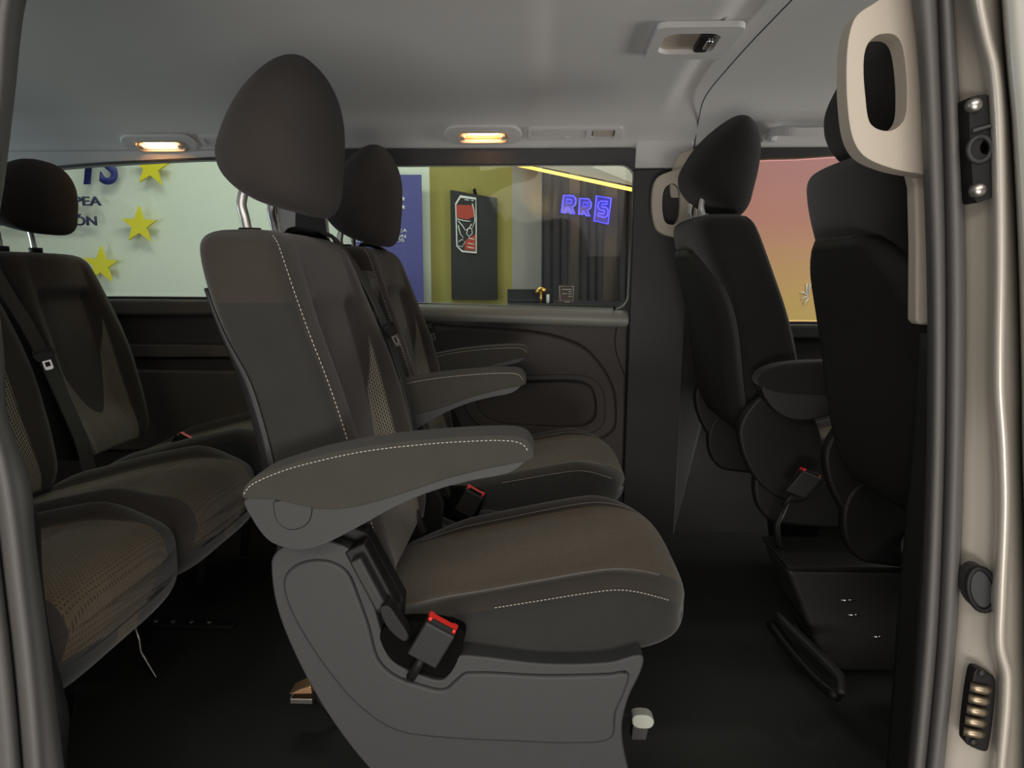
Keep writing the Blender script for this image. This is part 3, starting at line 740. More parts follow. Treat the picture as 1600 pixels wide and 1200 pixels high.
# lower side panel with bulged armrest area, pocket and ribs
low = struct(box('wall_far_lower', (-1.95, 2.4005, -0.02), (0.30, 2.44, 0.742), M['trim'], bevel=0)); low.name = 'wall_far.001'
def wall_plate(name, px, d0, d1, mat, parent=None, bevel=0.006, holes=(), n=4):
    pts = catmull([xz(*p) for p in px], n); hs = [catmull([xz(*p) for p in h], n) for h in holes]
    return prism(name, pts, hs, 2.40 - d1, 2.40 - d0, XZ, mat, parent, bevel, 4)
sp_ = thing('side_panel', 'dark moulded side panel with an open storage pocket below the middle window', 'side panel', (0, 0, 0))
pk = ((745, 612), (765, 596), (830, 592), (900, 592), (922, 602), (930, 630), (926, 652), (905, 662), (820, 660), (775, 655), (752, 640))
wall_plate('upper_bulge', ((480, 492), (700, 508), (800, 514), (860, 522), (910, 540), (940, 570), (958, 605), (962, 640), (958, 668), (930, 684), (800, 684), (480, 680), (470, 580)), 0.0, 0.032, M['trim'], sp_, 0.012, holes=(pk,))
wall_plate('pocket_rim', ((722, 606), (750, 590), (830, 584), (910, 584), (936, 598), (944, 630), (940, 660), (915, 674), (820, 674), (765, 668), (735, 645)), 0.03, 0.040, M['trim'], sp_, 0.004, holes=(pk,))
wall_plate('front_panel', ((972, 498), (1034, 500), (1036, 620), (1036, 900), (960, 900), (966, 800), (975, 690), (978, 600), (960, 540)), 0.0, 0.016, M['trim'], sp_, 0.004)
rp = thing('rear_side_panel', 'dark ribbed side panel below the rear window', 'side panel', (0, 0, 0))
wall_plate('top_rib', ((60, 468), (200, 468), (420, 470), (420, 490), (200, 492), (60, 492)), 0, 0.05, M['ribs'], rp, 0.01, n=1)
wall_plate('middle_rib', ((60, 536), (200, 536), (420, 538), (420, 556), (200, 557), (60, 557)), 0, 0.035, M['ribs'], rp, 0.006, n=1)
wall_plate('lower_box', ((60, 575), (200, 575), (420, 578), (420, 700), (200, 700), (60, 700)), 0, 0.03, M['ribs'], rp, 0.01, n=1)

# far B-pillar, its trim and the driver's door with its window
dz0 = xz(1200, 503)[1]
dh = catmull([xz(*p) for p in ((1142, 300), (1150, 262), (1170, 250), (1250, 246), (1340, 240), (1440, 236), (1500, 300), (1560, 400), (1580, 490), (1500, 503), (1250, 503), (1150, 501), (1142, 480), (1141, 400))], 4)
drd = prism('door_1', [(0.45, -0.06), (0.45, 1.23), (1.45, 1.23), (1.95, 0.75), (1.95, -0.06)], [dh], 0.0, 0.035, lambda u, v, d: (u, (2.40 if v < 0.74 else 2.40 - (v - 0.74) * 0.2577) + d, v), M['plasdk']); struct(drd)
prism('window_3', grow(dh, 0.006), (), 0.016, 0.020, lambda u, v, d: (u, (2.40 if v < 0.74 else 2.40 - (v - 0.74) * 0.2577) + d, v), M['glass'])['kind'] = 'structure'
box('door_sill_rail', (0.46, 2.34, dz0 - 0.05), (1.5, 2.41, dz0 - 0.006), M['plas'], bevel=0.01); o = bpy.data.objects['door_sill_rail']; o.name = 'trim_6'; struct(o)
PBM = lambda u, v, d: (u, (2.40 if v < 0.74 else 2.40 - (v - 0.74) * 0.2577) + d, v)
pb2 = prism('wall_far.003', [(0.285, 1.17), (0.455, 1.17), (0.455, 1.25), (0.285, 1.25)], (), -0.018, 0.03, PBM, M['head'], None, 0.006); struct(pb2)
pb = prism('wall_far_pillar', [(0.285, -0.05), (0.46, -0.05), (0.46, 1.17), (0.285, 1.17)], (), -0.02, 0.03, lambda u, v, d: (u, (2.40 if v < 0.74 else 2.40 - (v - 0.74) * 0.2577) + d, v), M['plasdk'], None, 0.006); pb.name = 'wall_far.002'; struct(pb)
bt = prism('pillar_cover', catmull([xz(*p) for p in ((1046, 275), (1062, 240), (1135, 240), (1137, 300), (1135, 400), (1120, 470), (1046, 468), (1041, 455), (1041, 420), (1043, 330))], 3), (), -0.034, -0.015, band, M['beige'], None, 0.006)
tag(bt, 'beige cover of the far pillar behind the front headrest', 'pillar trim')
# far grab handle
def handle_plate(outer, hole, Y, d, mat, label, name='grab_handle'):
    o = prism(name, catmull(outer, 4), [catmull(hole, 4)], Y, Y + d, XZ, mat, None, min(0.012, d * 0.42), 5)
    return tag(o, label, 'grab handle')
f2 = lambda L_, Y: [(at(*p, Y).x, at(*p, Y).z) for p in L_]
handle_plate(f2(((1020, 300), (1027, 278), (1045, 268), (1085, 262), (1085, 375), (1060, 372), (1030, 362), (1021, 340)), 2.2), f2(((1036, 310), (1040, 293), (1052, 286), (1062, 296), (1062, 335), (1055, 350), (1042, 348), (1037, 335)), 2.2), 2.21, 0.022, M['beige'], 'beige grab handle on the far pillar, half behind the front headrest')

# ------------------------------------------------------------------ ceiling fittings
def frame_at(px, py):
    """axes of the roof surface at a pixel: origin, along van, down the slope, inward normal"""
    o = on(px, py); a = on(px, py - 4); dn = (o - a); dn.x = 0; dn.normalize()
    X = Vector((1, 0, 0)); n = X.cross(dn).normalized()
    if n.dot(CAM - o) < 0: n = -n
    return o, X, dn, n
def ceil_thing(name, label, cat, px, py, group=None):
    o, X, D, n = frame_at(px, py)
    t = thing(name, label, cat, o, group)
    f = lambda u, v, d: X * u + D * v + n * d
    return t, f
def rrect(w_, h_, r_, cx=0, cy=0): return rr(cx - w_ / 2, cy - h_ / 2, cx + w_ / 2, cy + h_ / 2, r_)
for (px, py, lb) in ((250, 221, 'lit oval ceiling lamp above the rear window'), (755, 207, 'lit oval ceiling lamp above the middle window')):
    t, f = ceil_thing('ceiling_lamp', lb, 'ceiling lamp', px, py, 'lit lamps along the far roof edge')
    prism('housing', rrect(0.228, 0.085, 0.042), [rrect(0.142, 0.046, 0.014, 0, 0.006)], 0.0, 0.012, f, M['head'], t, 0.005)
    prism('rim', rrect(0.150, 0.054, 0.018, 0, 0.006), [rrect(0.138, 0.042, 0.012, 0, 0.006)], 0.006, 0.016, f, M['beige'], t, 0.002)
    prism('reflector', rrect(0.140, 0.044, 0.012, 0, 0.006), (), 0.001, 0.004, f, M['lens'], t, 0.001)
    prism('bulb', rrect(0.092, 0.010, 0.004, 0, -0.008), (), 0.004, 0.010, f, M['lamp'], t, 0.003)
    prism('switch', rrect(0.014, 0.018, 0.005, 0.058, 0.010), (), 0.004, 0.014, f, M['beige'], t, 0.002)
    prism('switch', rrect(0.014, 0.018, 0.005, -0.060, 0.010), (), 0.004, 0.014, f, M['beige'], t, 0.002)
    l = bpy.data.lights.new('lamp_glow', 'AREA'); l.shape = 'RECTANGLE'; l.size = 0.09; l.size_y = 0.012; l.energy = 0.4; l.color = (1.0, 0.62, 0.34)
    lo = bpy.data.objects.new('lamp_glow', l); COL.objects.link(lo); lo.parent = t
    q = (f(0, 0, 1)).to_track_quat('Z', 'Y'); lo.location = f(0, -0.004, 0.016); lo.rotation_euler = q.to_euler(); 
for (px, py, lb, wd) in ((898, 206, 'slatted air vent with reading light above the middle window', 0.27), (385, 218, 'slatted air vent behind the nearest headrest, above the rear window', 0.27)):
    t, f = ceil_thing('air_vent', lb, 'air vent', px, py, 'air vents along the far roof edge')
    prism('frame', rrect(wd, 0.052, 0.008), [rrect(0.155, 0.034, 0.004, -0.045, 0.0), rrect(0.066, 0.036, 0.006, 0.082, 0.0)], 0.0, 0.009, f, M['head'], t, 0.003)
    prism('backing', rrect(wd - 0.02, 0.045, 0.004), (), -0.002, 0.002, f, M['rubdk'], t, 0)
    for k in range(4):
        prism('slat', rrect(0.154, 0.0038, 0.0015, -0.045, -0.0125 + 0.0083 * k), (), 0.002, 0.007, f, M['head'], t, 0.001)
    prism('reading_light', rrect(0.060, 0.030, 0.006, 0.082, 0), (), 0.002, 0.006, f, M['beige'], t, 0.002)
    prism('thumbwheel', rrect(0.018, 0.006, 0.002, -0.02, 0.017), (), 0.004, 0.011, f, M['head'], t, 0.001)
# unlit recessed lamp in the middle of the roof
t, f = ceil_thing('reading_lamp', 'unlit recessed reading lamp in the middle of the roof', 'ceiling lamp', 1082, 60)
prism('bezel', rrect(0.175, 0.20, 0.022), [rrect(0.115, 0.125, 0.03, -0.008, 0)], 0.0, 0.012, f, M['head'], t, 0.005)
prism('recess', rrect(0.125, 0.14, 0.03, -0.008, 0), (), -0.001, 0.002, f, M['beige'], t, 0)
prism('lamp_holder', rrect(0.030, 0.10, 0.01, 0.025, 0), (), 0.002, 0.014, f, M['black'], t, 0.004)
prism('bulb', rrect(0.014, 0.05, 0.006, 0.030, -0.01), (), 0.010, 0.020, f, M['chrome'], t, 0.004)
# roof grab handle over the driver's window
ends = [on(1202, 212, 0.004), on(1206, 196, 0.02), on(1225, 187, 0.035), (on(1260, 185, 0.04)), on(1300, 184, 0.04), on(1345, 184, 0.04), on(1380, 184, 0.035), on(1400, 190, 0.02), on(1404, 206, 0.004)]
t = thing('roof_grab_handle', 'grey grab handle on the roof edge above the front window', 'grab handle', ends[0])
strap('grip', [p - ends[0] for p in ends], 0.024, M['head'], t, wdir=(0, 0.5, -1), thick=0.006)
for e_ in (ends[0], ends[-1]):
    c = e_ - ends[0]; box('mount', (c.x - 0.02, c.y - 0.004, c.z - 0.012), (c.x + 0.02, c.y + 0.018, c.z + 0.016), M['head'], t, 0.004)

# ------------------------------------------------------------------ door frame in front, right side
def sweep(name, rows, mat, parent=None, lev=6, back=None):
    """rows: (py, [(px, Y), ...]) cross-sections from top to bottom"""
    n = len(rows[0][1]); flat = [[py] + [c for q in r_ for c in q] for py, r_ in rows]
    flat = catmull([tuple(r_) for r_ in flat], lev, False); vs = []; fs = []
    secs = []
    for r_ in flat:
        q = [(r_[1 + 2 * i], r_[2 + 2 * i]) for i in range(n)]
        q = catmull(q, 4, False)
        q = [at(px, r_[0], Y) for px, Y in q]; secs.append(q)
    m = len(secs[0])
    for q in secs: vs += q
    for i in range(len(secs) - 1):
        for k in range(m - 1): fs.append((i * m + k, i * m + k + 1, (i + 1) * m + k + 1, (i + 1) * m + k))
    o = mesh(name, vs, fs, mat, parent)
    s = o.modifiers.new('solid', 'SOLIDIFY'); s.thickness = 0.004; s.offset = 0
    return o
def seal(e, g, r_): # inner edge, groove, outer edge
    return [(e, 0.880), (e + 3, 0.835), (e + (g - e) * .55, 0.812), (g - 3, 0.825), (g + 1, 0.838), (g + 5, 0.822), ((g + r_) / 2 + 3, 0.808), (r_ - 3, 0.820), (r_, 0.845)]
SR = [(-160, 1405, 1450, 1475), (-60, 1418, 1459, 1482), (0, 1427, 1464, 1487), (100, 1437, 1468, 1493), (200, 1442, 1472, 1499), (400, 1450, 1477, 1506), (600, 1452, 1477, 1506), (800, 1448, 1473, 1501), (1000, 1438, 1464, 1492), (1200, 1421, 1446, 1472), (1420, 1400, 1425, 1448)]
o = sweep('trim_7', [(a, seal(b_, c, d)) for a, b_, c, d in SR], M['rubber']); struct(o)
PR = [(-160, 1475, 1512, 1555), (-60, 1482, 1516, 1560), (0, 1487, 1522, 1565), (60, 1491, 1534, 1569), (110, 1494, 1546, 1573), (200, 1499, 1553, 1581), (400, 1506, 1556, 1591), (600, 1506, 1554, 1596), (700, 1503, 1560, 1597), (800, 1501, 1562, 1600), (950, 1495, 1556, 1604), (1010, 1490, 1555, 1604), (1060, 1486, 1566, 1606), (1200, 1472, 1556, 1606), (1420, 1450, 1535, 1600)]
pj_ = sweep('trim_8', [(py, [(s_ - 1, 0.850), (s_ + 6, 0.838), (s_ + (e_ - s_) * 0.5, 0.822), (e_ - 8, 0.806), (e_, 0.790), (e_ + 9, 0.782), (e_ + 16, 0.790), (d_ - 4, 0.82), (d_, 0.86)]) for py, s_, e_, d_ in PR], M['paint']); struct(pj_)
dr = sweep('door_2', [(py, [(d_ + 2, 0.86), (d_ + 4, 0.79), (d_ + 12, 0.765), (d_ + 60, 0.76), (d_ + 160, 0.765), (d_ + 420, 0.80)]) for py, s_, e_, d_ in PR], M['doorskin']); struct(dr)
# inner pillar lining behind the seal, dark below, beige strip above
ln = sweep('trim_9', [(py, [(e_ + 6, 0.90), (e_ - 2, 0.895), (e_ - 14 * k, 0.93), (e_ - 34 * k, 1.0)]) for py, e_, k in ((520, 1450, .3), (700, 1450, .6), (900, 1443, 1), (1200, 1421, 1), (1420, 1400, 1))], M['plasdk']); struct(ln)
gh = prism('grab_handle', catmull(f2(((1322, 60), (1334, 28), (1365, 6), (1400, -22), (1440, -50), (1452, 20), (1458, 150), (1458, 272), (1425, 272), (1380, 262), (1345, 245), (1328, 218), (1320, 170), (1318, 110)), 0.87), 5),
           [catmull(f2(((1345, 105), (1350, 75), (1366, 59), (1390, 57), (1402, 68), (1409, 100), (1412, 150), (1408, 188), (1390, 205), (1368, 204), (1354, 192), (1348, 155)), 0.87), 5)], 0.862, 0.890, XZ, M['beige'], None, 0.0125, 6)
tag(gh, 'large beige grab handle loop on the near pillar, upper right', 'grab handle')
st_ = prism('pillar_strip', f2(((1425, 262), (1458, 262), (1462, 400), (1462, 508), (1438, 508), (1433, 500), (1434, 380), (1432, 290)), 0.885), (), 0.888, 0.91, XZ, M['beige'], None, 0.004)
tag(st_, 'narrow beige pillar strip running down below the near grab handle', 'pillar trim')

# striker plate, plug and contact strip on the painted jamb
Ys = 0.806
def jam(L_): return f2(L_, Ys)
t = thing('striker_plate', 'black bolted door catch plate on the painted jamb', 'catch plate', at(1530, 235, Ys)); o0 = t.location.copy()
J = lambda u, v, d: (u - o0.x, d - o0.y, v - o0.z)
ctr = at(1530, 232, Ys)
pl = prism('plate', catmull(jam(((1504, 162), (1509, 155), (1530, 152), (1539, 158), (1544, 185), (1551, 230), (1552, 290), (1546, 306), (1530, 314), (1516, 318), (1511, 300), (1506, 230))), 3), [catmull(jam(((1521, 232), (1527, 222), (1537, 224), (1540, 234), (1534, 243), (1524, 243))), 3)], Ys - 0.012, Ys + 0.012, J, M['black'], t, 0.004)
for px, py in ((1524, 164), (1530, 297)):
    p = at(px, py, Ys - 0.014) - o0
    tube('bolt', [p + Vector((0, 0.006, 0)), p, p - Vector((0, 0.004, 0))], lambda k: 0.0078 if k < .9 else 0.005, M['steel'], t, 14)
p = at(1531, 233, Ys - 0.012) - o0
tube('bushing', [p + Vector((0.0115 * math.cos(a), 0, 0.0125 * math.sin(a))) for a in [2 * math.pi * k / 20 for k in range(20)]], 0.003, M['plasdk'], t, 8, closed=True)
prism('ridge', jam(((1506, 206), (1542, 196), (1543, 201), (1506, 212))), (), Ys - 0.017, Ys - 0.010, J, M['plas'], t, 0.001)
# oval plug
p0 = at(1528, 917, 0.808); t = thing('rubber_plug', 'oval black rubber plug in the painted jamb', 'plug', p0)
el = lambda a, b_, n=28: [(a * math.cos(2 * math.pi * k / n) - 0.20 * b_ * math.sin(2 * math.pi * k / n), b_ * math.sin(2 * math.pi * k / n)) for k in range(n)]
prism('disc', el(0.0165, 0.027), (), -0.006, 0.012, XZ, M['rubdk'], t, 0.003)
tube('lip', [(x, -0.007, z) for x, z in el(0.0150, 0.025)], 0.0032, M['black'], t, 8, closed=True)
# contact strip
p0 = at(1529, 1106, 0.806); t = thing('contact_strip', 'black contact strip with five brass domes low on the jamb', 'contact strip', p0); o0 = p0
J = lambda u, v, d: (u - o0.x, d - o0.y, v - o0.z)
prism('carrier', catmull(jam(((1518, 1050), (1524, 1042), (1546, 1052), (1552, 1060), (1549, 1110), (1541, 1165), (1536, 1171), (1508, 1160), (1505, 1152), (1510, 1100))), 3), (), Ys - 0.005, Ys + 0.01, J, M['black'], t, 0.003)
for k in range(5):
    c = at(1529 - 2.6 * k, 1073 + 17.2 * k, Ys - 0.006) - o0
    tube('contact', [c + Vector((-0.0095, 0.0, -0.001 + 0.001)), c + Vector((-0.004, -0.0035, 0.0)), c + Vector((0.005, -0.0035, -0.002)), c + Vector((0.0105, 0, -0.003))], 0.0050, M['brassd'], t, 10)
for py, px in ((1052, 1534), (1160, 1521)):
    c = at(px, py, Ys - 0.006) - o0; tube('screw', [c + Vector((0, .004, 0)), c, c - Vector((0, .002, 0))], 0.0045, M['plasdk'], t, 10)

# ------------------------------------------------------------------ door frame, left side
SL = [(-160, 70, 90), (0, 18, 38), (150, 4, 20), (270, -12, 6), (400, -30, -10), (560, -28, 4), (640, -14, 8), (700, 6, 26), (760, 20, 46), (830, 30, 52), (900, 38, 60), (1000, 50, 74), (1100, 60, 86), (1200, 68, 98), (1420, 84, 120)]
o = sweep('trim_10', [(py, [(b_, 0.86), (b_ - 2, 0.80), (a, 0.765), (a - 14, 0.755), (a - 28, 0.775), (a - 34, 0.79), (a - 40, 0.765), (a - 60, 0.755), (a - 80, 0.78)]) for py, a, b_ in SL], M['rubber']); struct(o)
o = sweep('trim_11', [(py, [(b_ + d, 0.90), (b_ + d - 1, 0.855), (b_ - 10, 0.835), (b_ - 20, 0.84)]) for py, b_, d in ((800, 46, 8), (815, 50, 10), (900, 58, 6), (1000, 68, 10), (1080, 78, 20), (1120, 82, 24), (1200, 92, 10), (1420, 110, 10))], M['plasdk']); struct(o)
o = sweep('trim_12', [(py, [(a - 78, 0.785), (a - 90, 0.765), (a - 120, 0.75), (a - 400, 0.75)]) for py, a, b_ in SL], M['paint']); struct(o)

# near side of the body behind and above the opening, rear wall, front bulkhead zone
struct(box('wall_near', (-2.0, 0.78, -0.02), (-0.70, 0.805, 0.80), M['trim'], bevel=0))
struct(box('wall_rear', (-2.0, 0.83, -0.02), (-1.96, 2.44, 0.78), M['trim'], bevel=0))
struct(box('window_4', (-1.985, 0.86, 0.78), (-1.98, 2.38, 1.30), M['glass'], bevel=0))
struct(box('window_5', (-1.95, 0.79, 0.80), (-0.80, 0.795, 1.26), M['glass'], bevel=0))
o = struct(box('wall_near_front', (0.62, 0.83, -0.02), (1.5, 0.86, 0.70), M['trim'], bevel=0)); o.name = 'wall_near.001'
o = struct(box('sill', (-0.9, 0.66, -0.12), (0.9, 0.86, -0.001), M['plasdk'], bevel=0.01)); o.name = 'trim_13'
o = box('dashboard', (1.48, 0.85, 0.35), (1.95, 2.38, 0.78), M['plasdk'], bevel=0.05, seg=4); tag(o, 'dark dashboard across the front of the cabin', 'dashboard')

# ------------------------------------------------------------------ things on the cabin floor
t = thing('floor_rail', 'perforated dark seat rail on the floor behind the nearest seat', 'floor rail', (0, 0, 0))
a = at(235, 972, 1.70); zf = 0.0
fr0 = -1.06; box('rail', (fr0, 1.66, 0.001), (fr0 + 0.32, 1.70, 0.012), M['plasdk'], t, 0.003)
for k in range(6): tube('hole', [(fr0 + 0.03 + 0.045 * k, 1.68, 0.010), (fr0 + 0.03 + 0.045 * k, 1.68, 0.0135)], 0.007, M['steel'], t, 10)
q = at(475, 1078, 1.30)
t = thing('seat_latch', 'small metal latch with orange lamplight in its colour under the rear of the nearest seat', 'latch', (q.x, q.y, q.z))
box('body', (-0.022, -0.02, -0.018), (0.022, 0.02, -0.006), M['steel'], t, 0.002)
side_plate('hook', [(-0.024, 0.002), (0.022, 0.004), (0.02, 0.02), (0.0, 0.014)], -0.02, 0.02, simple('brass', (0.75, 0.45, 0.25), 0.35, metal=0.8), t, 0.002)  # orange tint stands for warm light on plain metal
tube('support', [(0.02, 0, -0.008), (0.05, 0, -0.05), (0.09, 0, -q.z + 0.0)], 0.006, M['black'], t, 8)
q = at(1003, 1128, 1.10)
t = thing('slide_handle', 'pale plastic slide handle under the front of the nearest seat', 'handle', (q.x, q.y, q.z))
side_plate('grip', catmull([(-0.016, 0.016), (0.008, 0.018), (0.018, 0.008), (0.012, -0.004), (-0.014, -0.002)], 3), -0.012, 0.012, simple('pale_plastic', (0.42, 0.44, 0.38), 0.5), t, 0.003)
side_plate('stem', [(-0.016, -0.002), (0.010, -0.004), (0.006, -0.026), (-0.018, -0.026)], -0.010, 0.010, M['plas'], t, 0.002)
tube('rod', [(-0.012, 0.0, 0.01), (-0.06, 0, 0.012), (-0.11, 0, 0.012)], 0.004, M['black'], t, 8)
q = at(215, 990, 1.45)
t = thing('release_lever', 'thin bent metal lever hanging under the rear bench', 'lever', (q.x, q.y, q.z))
tube('rod', [at(207, 968, 1.45) - q, at(218, 1000, 1.45) - q, at(220, 1018, 1.45) - q, at(252, 1073, 1.45) - q, at(268, 1070, 1.45) - q], 0.003, M['steel'], t, 8)
# low step and storage box by the front passenger
t = thing('storage_box', 'black storage box on the floor between the front seats', 'box', (0, 0, 0))
c0 = at(1205, 862, 1.60); c1 = at(1350, 868, 1.60)
side_plate('body', [(c0.x, c0.z), (c0.x + 0.42, c0.z), (c0.x + 0.42, 0.01), (c0.x + 0.10, 0.01)], 1.50, 1.66, M['plasdk'], t, 0.012)
side_plate('lid', [(c0.x - 0.004, c0.z + 0.012), (c0.x + 0.42, c0.z + 0.012), (c0.x + 0.42, c0.z), (c0.x + 0.002, c0.z)], 1.49, 1.67, M['black'], t, 0.004)
t = thing('door_step', 'black moulded step edge on the floor behind the hidden front seat', 'step', (0, 0, 0))
sd = [at(1225, 965, 1.45), at(1310, 1050, 1.30), at(1318, 1085, 1.28), at(1300, 1088, 1.30), at(1240, 1010, 1.42)]
tube('edge', [at(1215, 960, 1.55), at(1260, 1005, 1.45), at(1300, 1045, 1.36), at(1314, 1062, 1.33), at(1314, 1085, 1.31)], 0.010, M['plasdk'], t, 8, smoothn=4)
tube('toe', [at(1205, 975, 1.60), at(1235, 1015, 1.50), at(1275, 1060, 1.40), at(1308, 1088, 1.33)], 0.012, M['black'], t, 8, smoothn=4)
for (ax, ay, bx_, by_, Y, lb) in ((1313, 938, 1336, 938, 1.30, 'bright horizontal glint drawn as a wire under the hidden front seat, topmost of three'), (1325, 961, 1344, 961, 1.28, 'faint glint drawn as a wire just below the brightest one, under the hidden front seat'), (1365, 995, 1379, 995, 1.2, 'small bright glint drawn as a wire, lowest of the three under the hidden front seat')):
    o_ = at(ax, ay, Y); t = thing('chrome_glint', lb, 'wire', o_, 'glints under the front seat')
    tube('wire', [Vector((0, 0, 0)), at(bx_, by_, Y) - o_], 0.0016, M['chrome'], t, 6)  # thin chrome rod stands in for a bright reflection

# ------------------------------------------------------------------ showroom outside
YB = 5.2
GZ = -0.5
g = mesh('ground', [(-9, -6, GZ), (9, -6, GZ), (9, 9, GZ), (-9, 9, GZ)], [(0, 1, 2, 3)], M['conc'], None, False); g.name = 'floor.001'; struct(g)
def bw(px0, px1, mat, name, Y=YB, z1=3.0):
    x0 = at(px0, 400, Y).x; x1 = at(px1, 400, Y).x
    return struct(box(name, (x0, Y, GZ), (x1, Y + 0.08, z1), mat, bevel=0))
bw(-900, 673, M['white'], 'wall_back')
bw(673, 800, M['yellow'], 'wall_back', YB)
bw(800, 1075, M['grey'], 'wall_back', YB)
m_ = box('sunset_backdrop', (at(1078, 400, YB - .3).x, YB - .3, GZ), (at(1500, 400, YB - .3).x, YB - .25, 2.6), M['mural'], bevel=0.002); tag(m_, 'large printed sunset backdrop beyond the front window, pink above amber', 'backdrop')
# mural's palm drawing
def fr_line(px0, py0, pts): return [at(px0 + a, py0 + b_, YB - 0.305) for a, b_ in pts]
palm = [tube_data(fr_line(1262, 462, [(a * .7, b_ * .8) for a, b_ in L_]), 0.005, 5) for L_ in ([(0, 0), (-3, -12), (-2, -24)], [(0, 0), (-9, -6), (-17, -5)], [(0, 2), (-8, 3), (-15, 8)], [(2, -4), (4, -18), (9, -26)], [(2, 6), (-6, 12), (-9, 18)])]
V, Fc = merge(palm); o = mesh('palm_frond', V, Fc, M['white_ink']); tag(o, 'thin white palm leaf drawn on the sunset backdrop', 'palm leaf')

def text_obj(name, s, px, py, hpx, Y, mat, ex=0.004, align='LEFT', parent=None, shear=0.0, bold=0.0, spacing=1.0, widthpx=None):
    cu = bpy.data.curves.new(name, 'FONT'); cu.body = s; cu.size = 1.0; cu.align_x = align; cu.extrude = 0.0; cu.shear = shear; cu.offset = bold; cu.space_character = spacing
    tmp = bpy.data.objects.new('t', cu); COL.objects.link(tmp); bpy.context.view_layer.update()
    dg = bpy.context.evaluated_depsgraph_get(); me = bpy.data.meshes.new_from_object(tmp.evaluated_get(dg)); bpy.data.objects.remove(tmp)
    p = at(px, py, Y); k = (at(px, py - hpx, Y).z - p.z) / 0.70
    xs = [v.co.x for v in me.vertices]; wx = 1.0
    if widthpx: wx = (widthpx / FPX * (p - CAM).dot(FW)) / ((max(xs) - min(xs)) * k)
    for v in me.vertices: v.co = Vector((v.co.x * k * wx, 0, v.co.y * k))
    me.materials.clear(); o = link(name, me, mat, parent, False)
    so = o.modifiers.new('solid', 'SOLIDIFY'); so.thickness = ex; so.offset = 0
    o.location = p if parent is None else p - parent.location
    return o
def star2(r_, n=5, k=0.40, rot=90): return [((r_ if i % 2 == 0 else r_ * k) * math.cos(R(rot + 36 * i)), (r_ if i % 2 == 0 else r_ * k) * math.sin(R(rot + 36 * i))) for i in range(10)]
pxm = lambda n_, Y: n_ / FPX * Y
YL = YB - 0.06
o = text_obj('wall_letters', 'TS', 118, 286, 50, YL, M['navy2'], 0.014, shear=0.2, bold=0.03, widthpx=66); tag(o, 'blue slanted letters at the top of the white wall, cut by the window edge', 'letters')
o = text_obj('wall_letters', 'EUROPEA', 158, 321, 14, YL, M['navy'], 0.014, align='RIGHT', bold=0.014, widthpx=112); tag(o, 'bold dark word EUROPEA on the white wall, upper of the two words', 'letters')
o = text_obj('wall_letters', 'IMPORTACIÓN', 153, 352, 14, YL, M['navy'], 0.014, align='RIGHT', bold=0.014, widthpx=160); tag(o, 'bold dark word ending in CIÓN on the white wall, lower of the two words', 'letters')
for px, py, rot, lb in ((236, 262, 84, 'topmost yellow star on the white wall, cut by the window edge'), (218, 352, 87, 'middle yellow star on the white wall, level with the letters'), (158, 414, 85, 'lowest yellow star on the white wall, beside the far rear seat')):
    p = at(px, py, YL); o = prism('wall_star', star2(pxm(29, YL), rot=rot), (), -0.012, 0.012, XZ, M['star']); o.location = p
    tag(o, lb, 'star', 'yellow stars on the white wall')
# banner
b0 = at(560, 270, YB - .1); b1 = at(662, 472, YB - .1)
bn = thing('roll_up_banner', 'blue banner with white stars and lettering, between the white and yellow walls', 'banner', (b1.x, YB - 0.1, GZ))
bx0 = at(545, 270, YB - .1).x - b1.x
box('sheet', (bx0, -0.004, 0.05), (0, 0.004, at(655, 273, YB - .1).z - GZ), M['banner'], bn, 0)
box('stand', (bx0 - .02, -0.08, 0.0), (0.02, 0.08, 0.05), M['steel'], bn, 0.006)
YN = YB - 0.108
for s_, py, wp in (('EUROPEA', 363, 46), ('DE IMPORTACIÓN', 372, 90), ('DE VEHÍCULOS', 378, 76)):
    o = text_obj('lettering', s_, {363: 636, 372: 635, 378: 632}[py], py if py != 363 else 363, 5.5, YN, M['white_ink'], 0.001, align='RIGHT', parent=bn, bold=0.01, widthpx=wp)
o = text_obj('lettering', 'RS', 624, 330, 14, YN, M['white_ink'], 0.001, align='RIGHT', parent=bn, bold=0.01)
c = at(607, 317, YN)
for k in range(12):
    a = R(30 * k + 15); r_ = pxm(23, YN)
    o = prism('printed_star', star2(pxm(4.2, YN)), (), -0.001, 0.001, XZ, M['white_ink'], bn); o.location = Vector((c.x + r_ * math.cos(a), YN, c.z + r_ * 1.05 * math.sin(a))) - bn.location
# board with poster
q0 = at(704, 297, YB - .02); q1 = at(777, 468, YB - .02)
bd = thing('notice_board', 'tall black board hanging on the yellow wall', 'board', (q0.x, YB - 0.02, q1.z))
zt = at(704, 297, YB - .02).z - q1.z; zt2 = at(777, 310, YB - .02).z - q1.z
prism('panel', [(0, 0), (q1.x - q0.x, 0), (q1.x - q0.x, zt2), (0, zt)], (), -0.02, 0.015, XZ, M['board'], bd, 0.003)
tube('hook', [(pxm(37, YB), -0.01, zt - .04), (pxm(35, YB), -0.01, zt + .0), (pxm(37, YB), -0.01, zt + .01), (pxm(40, YB), -0.01, zt - .04)], 0.006, M['black'], bd, 6)
YP = YB - 0.048
po = at(729, 350, YP); ps = thing('poster', 'black, white and red poster with curled edge pinned on the black board', 'poster', po)
L2 = lambda L_: [((at(*p, YP) - po).x, (at(*p, YP) - po).z) for p in L_]
prism('white_border', catmull(L2(((711, 318), (719, 305), (744, 309), (745, 340), (745, 396), (722, 394), (713, 385), (712, 350))), 1), (), -0.002, 0.002, XZ, M['white_ink'], ps)
prism('black_ground', L2(((713, 320), (720, 309), (743, 312), (743, 393), (723, 391), (715, 384), (714, 350))), (), -0.005, -0.002, XZ, M['board'], ps)
